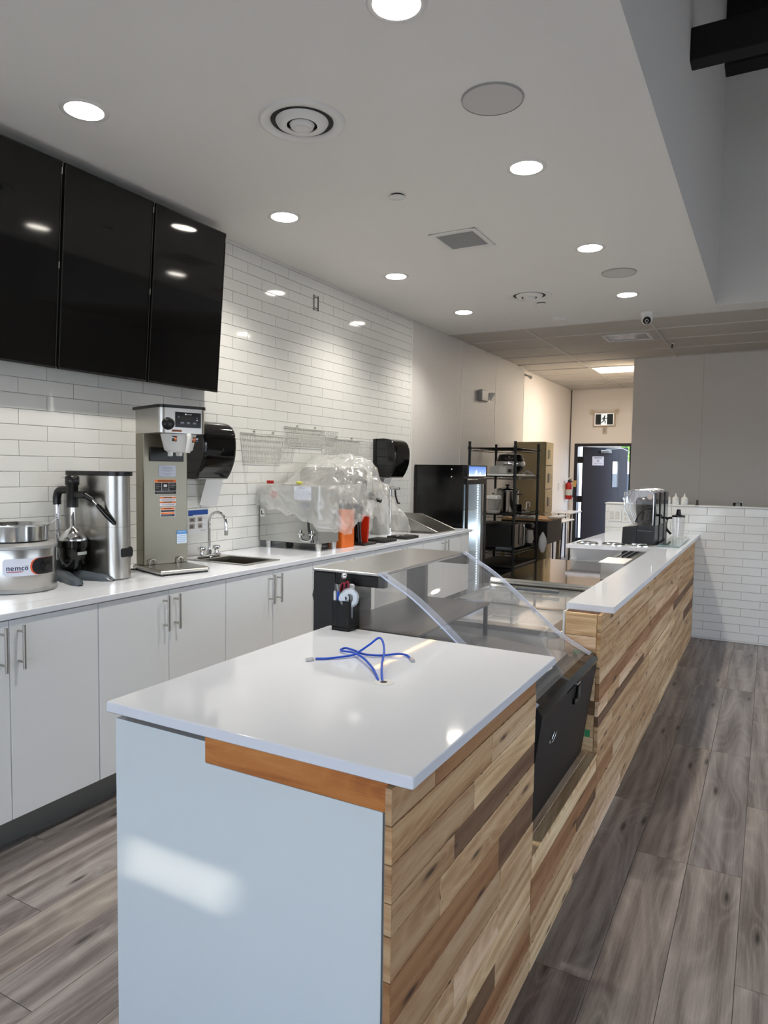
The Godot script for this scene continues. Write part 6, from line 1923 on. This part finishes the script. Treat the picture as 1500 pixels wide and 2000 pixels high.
func counter_equipment() -> void:
	var M := mats
	# blenders
	var lab := ["nearest black blender in a clear sound enclosure on the L worktop", "second black blender with enclosure, behind the nearest one", "farthest black blender with enclosure, by the tiled half wall"]
	var bz := [-5.51, -5.72, -5.93]
	var bxx := [-0.845, -0.838, -0.832]
	var first: Node3D
	for i in 3:
		var at := Vector3(bxx[i], CT, bz[i])
		if i > 0:
			dup(first, at, 0.0, lab[i])
			continue
		var t := thing("enclosed_blender", lab[0], "blender", at, 0.0, "enclosed blenders on the worktop")
		var b := MB.new(); b.prism(PackedVector2Array([Vector2(-0.105, 0.0), Vector2(0.0, 0.0), Vector2(0.0, 0.14), Vector2(-0.03, 0.135), Vector2(-0.1, 0.125)]), -0.09, 0.09)
		obj("front_base", b, M.black, t)
		b = MB.new(); b.bx(-0.002, 0.125, 0.0, 0.145, -0.095, 0.095, 0.006)
		obj("motor_base", b, M.black, t)
		b = MB.new(); b.bx(0.108, 0.128, 0.14, 0.385, -0.09, 0.09, 0.006)
		obj("back_panel", b, M.black_gloss, t)
		var out := PackedVector2Array([Vector2(-0.028, 0.146), Vector2(-0.06, 0.20), Vector2(-0.088, 0.26), Vector2(-0.098, 0.33), Vector2(-0.092, 0.385), Vector2(-0.05, 0.402), Vector2(0.06, 0.402), Vector2(0.10, 0.392), Vector2(0.11, 0.37), Vector2(0.11, 0.146)])
		b = MB.new(); b.prism(out, -0.092, 0.092, true)
		obj("sound_enclosure", b, clear("enclosure", Color(0.55, 0.52, 0.50), 0.10, 0.04), t)
		b = MB.new()
		var path := []
		for p in out: path.append(Vector3(p.x, p.y, 0.092))
		b.tube(path, 0.004, 6)
		obj("enclosure_rim", b, M.chrome, t)
		b = MB.new()
		path = []
		for p in out: path.append(Vector3(p.x, p.y, -0.092))
		b.tube(path, 0.004, 6)
		obj("enclosure_rim", b, M.chrome, t)
		b = MB.new(); b.lathe(Vector3(0.035, 0, 0), [Vector2(0.045, 0.147), Vector2(0.05, 0.16), Vector2(0.064, 0.31), Vector2(0.06, 0.312), Vector2(0.0, 0.312)], 20)
		obj("jar", b, clear("jar_dark", Color(0.10, 0.09, 0.10), 0.62, 0.06), t)
		b = MB.new(); b.lathe(Vector3(0.035, 0, 0), [Vector2(0.062, 0.312), Vector2(0.066, 0.32), Vector2(0.05, 0.345), Vector2(0, 0.35)], 20)
		obj("jar_lid", b, mt("lid_brown", Color(0.16, 0.09, 0.07), 0.25), t)
		b = MB.new(); b.tube(bend([Vector3(-0.01, 0.165, 0.095), Vector3(0.01, 0.22, 0.096), Vector3(0.05, 0.265, 0.096), Vector3(0.10, 0.28, 0.095)], 5), 0.006, 6)
		obj("hinge_arm", b, M.black, t)
		b = MB.new(); b.xf = Transform3D(Basis(Vector3.RIGHT, PI / 2), Vector3(0.085, 0.355, 0.0935)); b.lathe(Vector3.ZERO, [Vector2(0.02, 0), Vector2(0.02, 0.0012), Vector2(0, 0.0012)], 20)
		obj("round_badge", b, mt("badge", Color(0.72, 0.66, 0.64), 0.4), t)
		b = MB.new(); b.bx(0.0, 0.11, 0.100, 0.106, 0.095, 0.0975, 0.001)
		obj("trim_line", b, M.grey_enamel, t)
		first = t
	var gt := obj("glass_board", one([-0.69, -0.545, CT + 0.002, CT + 0.014, -5.36, -6.12], 0.002), clear("green_glass", Color(0.45, 0.58, 0.55), 0.45, 0.04))
	tag(gt, "greenish glass drip board on the worktop right of the blenders", "board")
	var t := thing("measuring_pitcher", "clear measuring pitcher with a black handle behind the blenders on the glass board", "pitcher", Vector3(-0.625, CT + 0.014, -6.02))
	var b := MB.new(); b.lathe(Vector3.ZERO, [Vector2(0, 0.004), Vector2(0.042, 0.004), Vector2(0.05, 0.17), Vector2(0.047, 0.17), Vector2(0.04, 0.01)], 24)
	obj("body", b, clear("pitcher", Color(0.9, 0.9, 0.9), 0.09, 0.04), t)
	b = MB.new(); b.tube(bend([Vector3(-0.045, 0.16, 0.02), Vector3(-0.08, 0.15, 0.03), Vector3(-0.085, 0.08, 0.03), Vector3(-0.05, 0.03, 0.02)], 5), 0.009, 8)
	obj("handle", b, M.black, t)
	b = MB.new(); b.lathe(Vector3(0, 0.168, 0), [Vector2(0.05, 0), Vector2(0.05, 0.012), Vector2(0.02, 0.018), Vector2(0.014, 0.06), Vector2(0, 0.062)], 20)
	obj("lid", b, M.black, t)
	# polished steel work table with raised front edge
	t = thing("steel_prep_table", "polished stainless prep table reflecting the corridor, between case and L worktop", "table", Vector3(-1.09, 0, -4.52))
	b = MB.new(); b.bx(-0.345, 0.375, 0.775, 0.80, -0.60, 0.56, 0.004)
	obj("tabletop", b, mt("polished", Color(0.66, 0.60, 0.55), 0.07, 1.0), t)
	b = MB.new(); b.tube([Vector3(-0.345, 0.797, 0.565), Vector3(0.375, 0.797, 0.565)], 0.014, 12)
	b.bx(-0.345, 0.375, 0.74, 0.80, 0.565, 0.60, 0.01)
	obj("rolled_edge", b, M.steel_bright, t)
	obj("cabinet", one([-0.335, 0.37, 0.1, 0.775, -0.59, 0.55], 0.003), M.steel, t)
	for x in [-0.30, 0.33]:
		for z in [-0.55, 0.50]:
			b = MB.new(); b.tube([Vector3(x, 0, z), Vector3(x, 0.11, z)], 0.02, 10)
			obj("leg", b, M.steel_dull, t)
	# topping rail box
	t = thing("topping_rail", "stainless topping rail box with slotted black lid beside the counter worktop", "food container", Vector3(-0.80, 0.801, -4.66))
	obj("body", one([-0.068, 0.068, 0, 0.10, -0.36, 0.375], 0.003), M.steel, t)
	obj("film_lid", one([-0.08, 0.072, 0.10, 0.107, 0.10, 0.385], 0.003), M.white_plastic, t)
	b = MB.new()
	for k in 3: b.bx(-0.06 + k * 0.04, -0.032 + k * 0.04, 0.10, 0.106, -0.355, 0.09, 0.002)
	obj("slot_lid", b, M.black_gloss, t)
	# dipping freezer under sliding glass
	t = thing("glass_top_freezer", "white chest freezer with sliding glass lids and steel rails behind the display case", "freezer", Vector3(-1.09, 0, -3.36))
	b = MB.new()
	for s: float in [-1.0, 1.0]:
		b.bx(s * 0.36, s * 0.31, 0.05, 0.76, -0.52, 0.52, 0.004); b.bx(-0.31, 0.31, 0.05, 0.7605, s * 0.52, s * 0.47, 0.004)
	b.bx(-0.355, 0.355, 0.05, 0.30, -0.515, 0.515)
	obj("body", b, M.white_plastic, t)
	b = MB.new()
	for s: float in [-1.0, 1.0]: b.bx(s * 0.365, s * 0.30, 0.76, 0.785, -0.525, 0.525, 0.004); b.bx(-0.30, 0.30, 0.7601, 0.784, s * 0.525, s * 0.465, 0.004)
	b.bx(-0.30, 0.30, 0.7602, 0.783, 0.02, 0.06, 0.003)
	obj("lid_frame", b, M.steel_bright, t)
	for z in [[0.465, 0.05, 0.774], [0.03, -0.465, 0.768]]:
		b = MB.new(); b.bx(-0.30, 0.30, z[2], z[2] + 0.005, z[0], z[1])
		obj("glass_lid", b, M.acrylic, t)
	b = MB.new()
	for k in 7: b.tube([Vector3(-0.30, 0.62, -0.42 + k * 0.14), Vector3(0.30, 0.62, -0.42 + k * 0.14)], 0.006, 6)
	for k in 4: b.tube([Vector3(-0.27 + k * 0.18, 0.62, -0.46), Vector3(-0.27 + k * 0.18, 0.62, 0.46)], 0.006, 6)
	obj("basket", b, M.white_plastic, t)
	b = MB.new(); b.bx(-0.12, 0.12, 0.786, 0.80, -0.40, -0.37, 0.005)
	obj("lid_grip", b, M.grey_enamel, t)

# ---------------------------------------------------------------- small things on the island
func island_things() -> void:
	var M := mats
	var C := Vector3(-1.208, CT, -1.947)
	var t := thing("pencil_cup", "square black mesh pencil cup at the far corner of the island worktop", "pencil cup", C)
	var b := MB.new()
	var h := 0.033
	b.bx(-h, h, 0, 0.004, -h, h, 0.001)
	for s: float in [-1.0, 1.0]:
		b.bx(s * h, s * (h - 0.002), 0, 0.012, -h, h); b.bx(-h, h, 0, 0.012, s * h, s * (h - 0.002))
	obj("base", b, M.black, t)
	b = MB.new()
	for s: float in [-1.0, 1.0]:
		b.bx(s * h, s * (h - 0.0006), 0.01, 0.097, -h, h); b.bx(-h, h, 0.01, 0.097, s * h, s * (h - 0.0006))
	obj("mesh_side", b, clear("cup_mesh", Color(0.015, 0.02, 0.035), 0.80, 0.4), t)
	b = MB.new(); b.tube([Vector3(-h, 0.098, -h), Vector3(h, 0.098, -h), Vector3(h, 0.098, h), Vector3(-h, 0.098, h)], 0.0022, 6, true)
	obj("rim_wire", b, M.black, t)
	# pens
	var pens := [["white marker pen in the pencil cup", M.white_plastic, Vector3(-0.024, 0.006, 0.022), Vector3(-0.026, 0.128, 0.026), 0.0052], ["blue capped pen in the pencil cup", M.blue_cable, Vector3(-0.012, 0.006, 0.02), Vector3(-0.015, 0.128, 0.024), 0.0045], ["green capped marker in the pencil cup", M.green, Vector3(-0.004, 0.006, 0.022), Vector3(-0.003, 0.123, 0.022), 0.0055], ["grey ballpoint pen leaning left in the pencil cup", M.grey_plastic, Vector3(0.0, 0.006, 0.0), Vector3(-0.026, 0.148, 0.014), 0.0035]]
	for q in pens:
		b = MB.new()
		var a: Vector3 = C + q[2]
		var e: Vector3 = C + q[3]
		b.tube([a, a.lerp(e, 0.94), e], [q[4], q[4], q[4] * 0.7], 10)
		tag(obj("pen", b, q[1]), q[0], "pen", "pens in the pencil cup")
	t = thing("scissors", "pair of scissors with red and pink handles in the pencil cup", "scissors", C)
	b = MB.new()
	for q in [Vector3(-0.014, 0.136, 0.0), Vector3(-0.002, 0.14, -0.006)]:
		var ring := []
		for k in 14: ring.append(q + Vector3(cos(TAU * k / 14) * 0.007 + 0.004 * sin(TAU * k / 14), sin(TAU * k / 14) * 0.017, 0))
		b.tube(ring, 0.0028, 6, true)
	obj("handle", b, mt("scissor_red", Color(0.62, 0.12, 0.22), 0.4), t)
	b = MB.new(); b.bx(-0.010, -0.004, 0.01, 0.122, -0.004, 0.0, 0.001)
	obj("blade", b, M.steel, t)
	t = thing("black_stapler", "tall black stapler standing in the pencil cup with a round chrome end", "stapler", C)
	b = MB.new(); b.xf = Transform3D(Basis(Vector3.FORWARD, -0.16), Vector3(0.008, 0.01, -0.012)); b.bx(-0.012, 0.012, 0, 0.155, -0.009, 0.009, 0.004)
	obj("body", b, M.black, t)
	b = MB.new(); b.lathe(Vector3(-0.014, 0.172, -0.012), [Vector2(0, -0.011), Vector2(0.009, -0.006), Vector2(0.011, 0.002), Vector2(0.008, 0.009), Vector2(0, 0.011)], 14)
	obj("chrome_end", b, M.chrome, t)
	# tape dispensers
	for q in [["clear tape roll dispenser in front in the pencil cup", Vector3(0.022, 0.108, 0.014), 0.026, 0.35], ["small white tape roll beside the dispenser in the pencil cup", Vector3(0.004, 0.106, 0.018), 0.017, 0.0]]:
		t = thing("tape_roll", q[0], "tape", C + q[1], 0.5)
		b = MB.new(); b.xf = Transform3D(Basis(Vector3.RIGHT, PI / 2), Vector3.ZERO)
		var R: float = q[2]
		b.lathe(Vector3.ZERO, [Vector2(R * 0.55, -0.008), Vector2(R, -0.008), Vector2(R, 0.008), Vector2(R * 0.55, 0.008), Vector2(R * 0.55, -0.008)], 26)
		obj("tape", b, mt("tape_white", Color(0.86, 0.88, 0.90), 0.25), t)
		if q[3] > 0.0:
			b = MB.new(); b.xf = Transform3D(Basis(Vector3.RIGHT, PI / 2), Vector3.ZERO)
			b.lathe(Vector3.ZERO, [Vector2(R * 0.5, -0.010), Vector2(R * 1.22, -0.010), Vector2(R * 1.22, 0.010), Vector2(R * 0.5, 0.010)], 26)
			b.xf = Transform3D.IDENTITY; b.bx(-0.012, 0.012, -0.062, -0.022, -0.009, 0.009, 0.003); b.bx(-0.022, 0.012, -0.066, -0.060, -0.009, 0.009, 0.002)
			obj("holder", b, clear("tape_holder", Color(0.9, 0.92, 0.95), 0.28, 0.08), t)
	b = MB.new(); b.bx(0, 0.02, 0.01, 0.148, -0.026, -0.016, 0.004)
	var o := obj("correction_pen", b, mats.white_plastic); o.position = C
	tag(o, "white correction pen standing at the back of the pencil cup", "pen")
	# blue network cable
	t = thing("network_cable", "blue network cable looping out of the grommet in the island worktop", "cable", Vector3(-0.95, CT, -1.64))
	var s := Vector3(-0.95, CT, -1.64)
	var pts := []
	for q in [[-1.078, 0.004, -1.582], [-1.050, 0.004, -1.603], [-1.026, 0.005, -1.63], [-1.004, 0.007, -1.66], [-0.992, 0.016, -1.68], [-0.975, 0.032, -1.705], [-0.958, 0.048, -1.722], [-0.935, 0.046, -1.705], [-0.905, 0.030, -1.66], [-0.868, 0.016, -1.58], [-0.826, 0.0, -1.508]]: pts.append(Vector3(q[0], q[1] + CT, q[2]) - s)
	b = MB.new(); b.tube(bend(pts, 6), 0.0032, 8)
	obj("cable", b, M.blue_cable, t)
	pts = []
	for q in [[-0.834, 0.0, -1.503], [-0.868, 0.006, -1.545], [-0.905, 0.010, -1.585], [-0.962, 0.012, -1.638], [-1.012, 0.009, -1.675], [-1.048, 0.007, -1.682], [-1.066, 0.006, -1.693], [-1.062, 0.007, -1.713], [-1.022, 0.009, -1.697], [-0.982, 0.007, -1.683], [-0.937, 0.005, -1.703], [-0.905, 0.006, -1.738], [-0.880, 0.005, -1.744], [-0.852, 0.004, -1.718]]: pts.append(Vector3(q[0], q[1] + CT, q[2]) - s)
	b = MB.new(); b.tube(bend(pts, 6), 0.0032, 8)
	obj("cable", b, M.blue_cable, t)
	b = MB.new()
	for q in [[Vector3(-1.078, CT + 0.004, -1.582), Vector3(-1.094, CT + 0.005, -1.550)], [Vector3(-0.852, CT + 0.004, -1.718), Vector3(-0.836, CT + 0.005, -1.700)]]:
		var d: Vector3 = (q[1] - q[0]).normalized()
		b.xf = Transform3D(Basis.looking_at(d), (q[0] + q[1]) / 2 - s)
		b.box(Vector3.ZERO, Vector3(0.011, 0.008, 0.022), 0.001)
	obj("plug", b, clear("plug", Color(0.75, 0.76, 0.78), 0.6, 0.1), t)
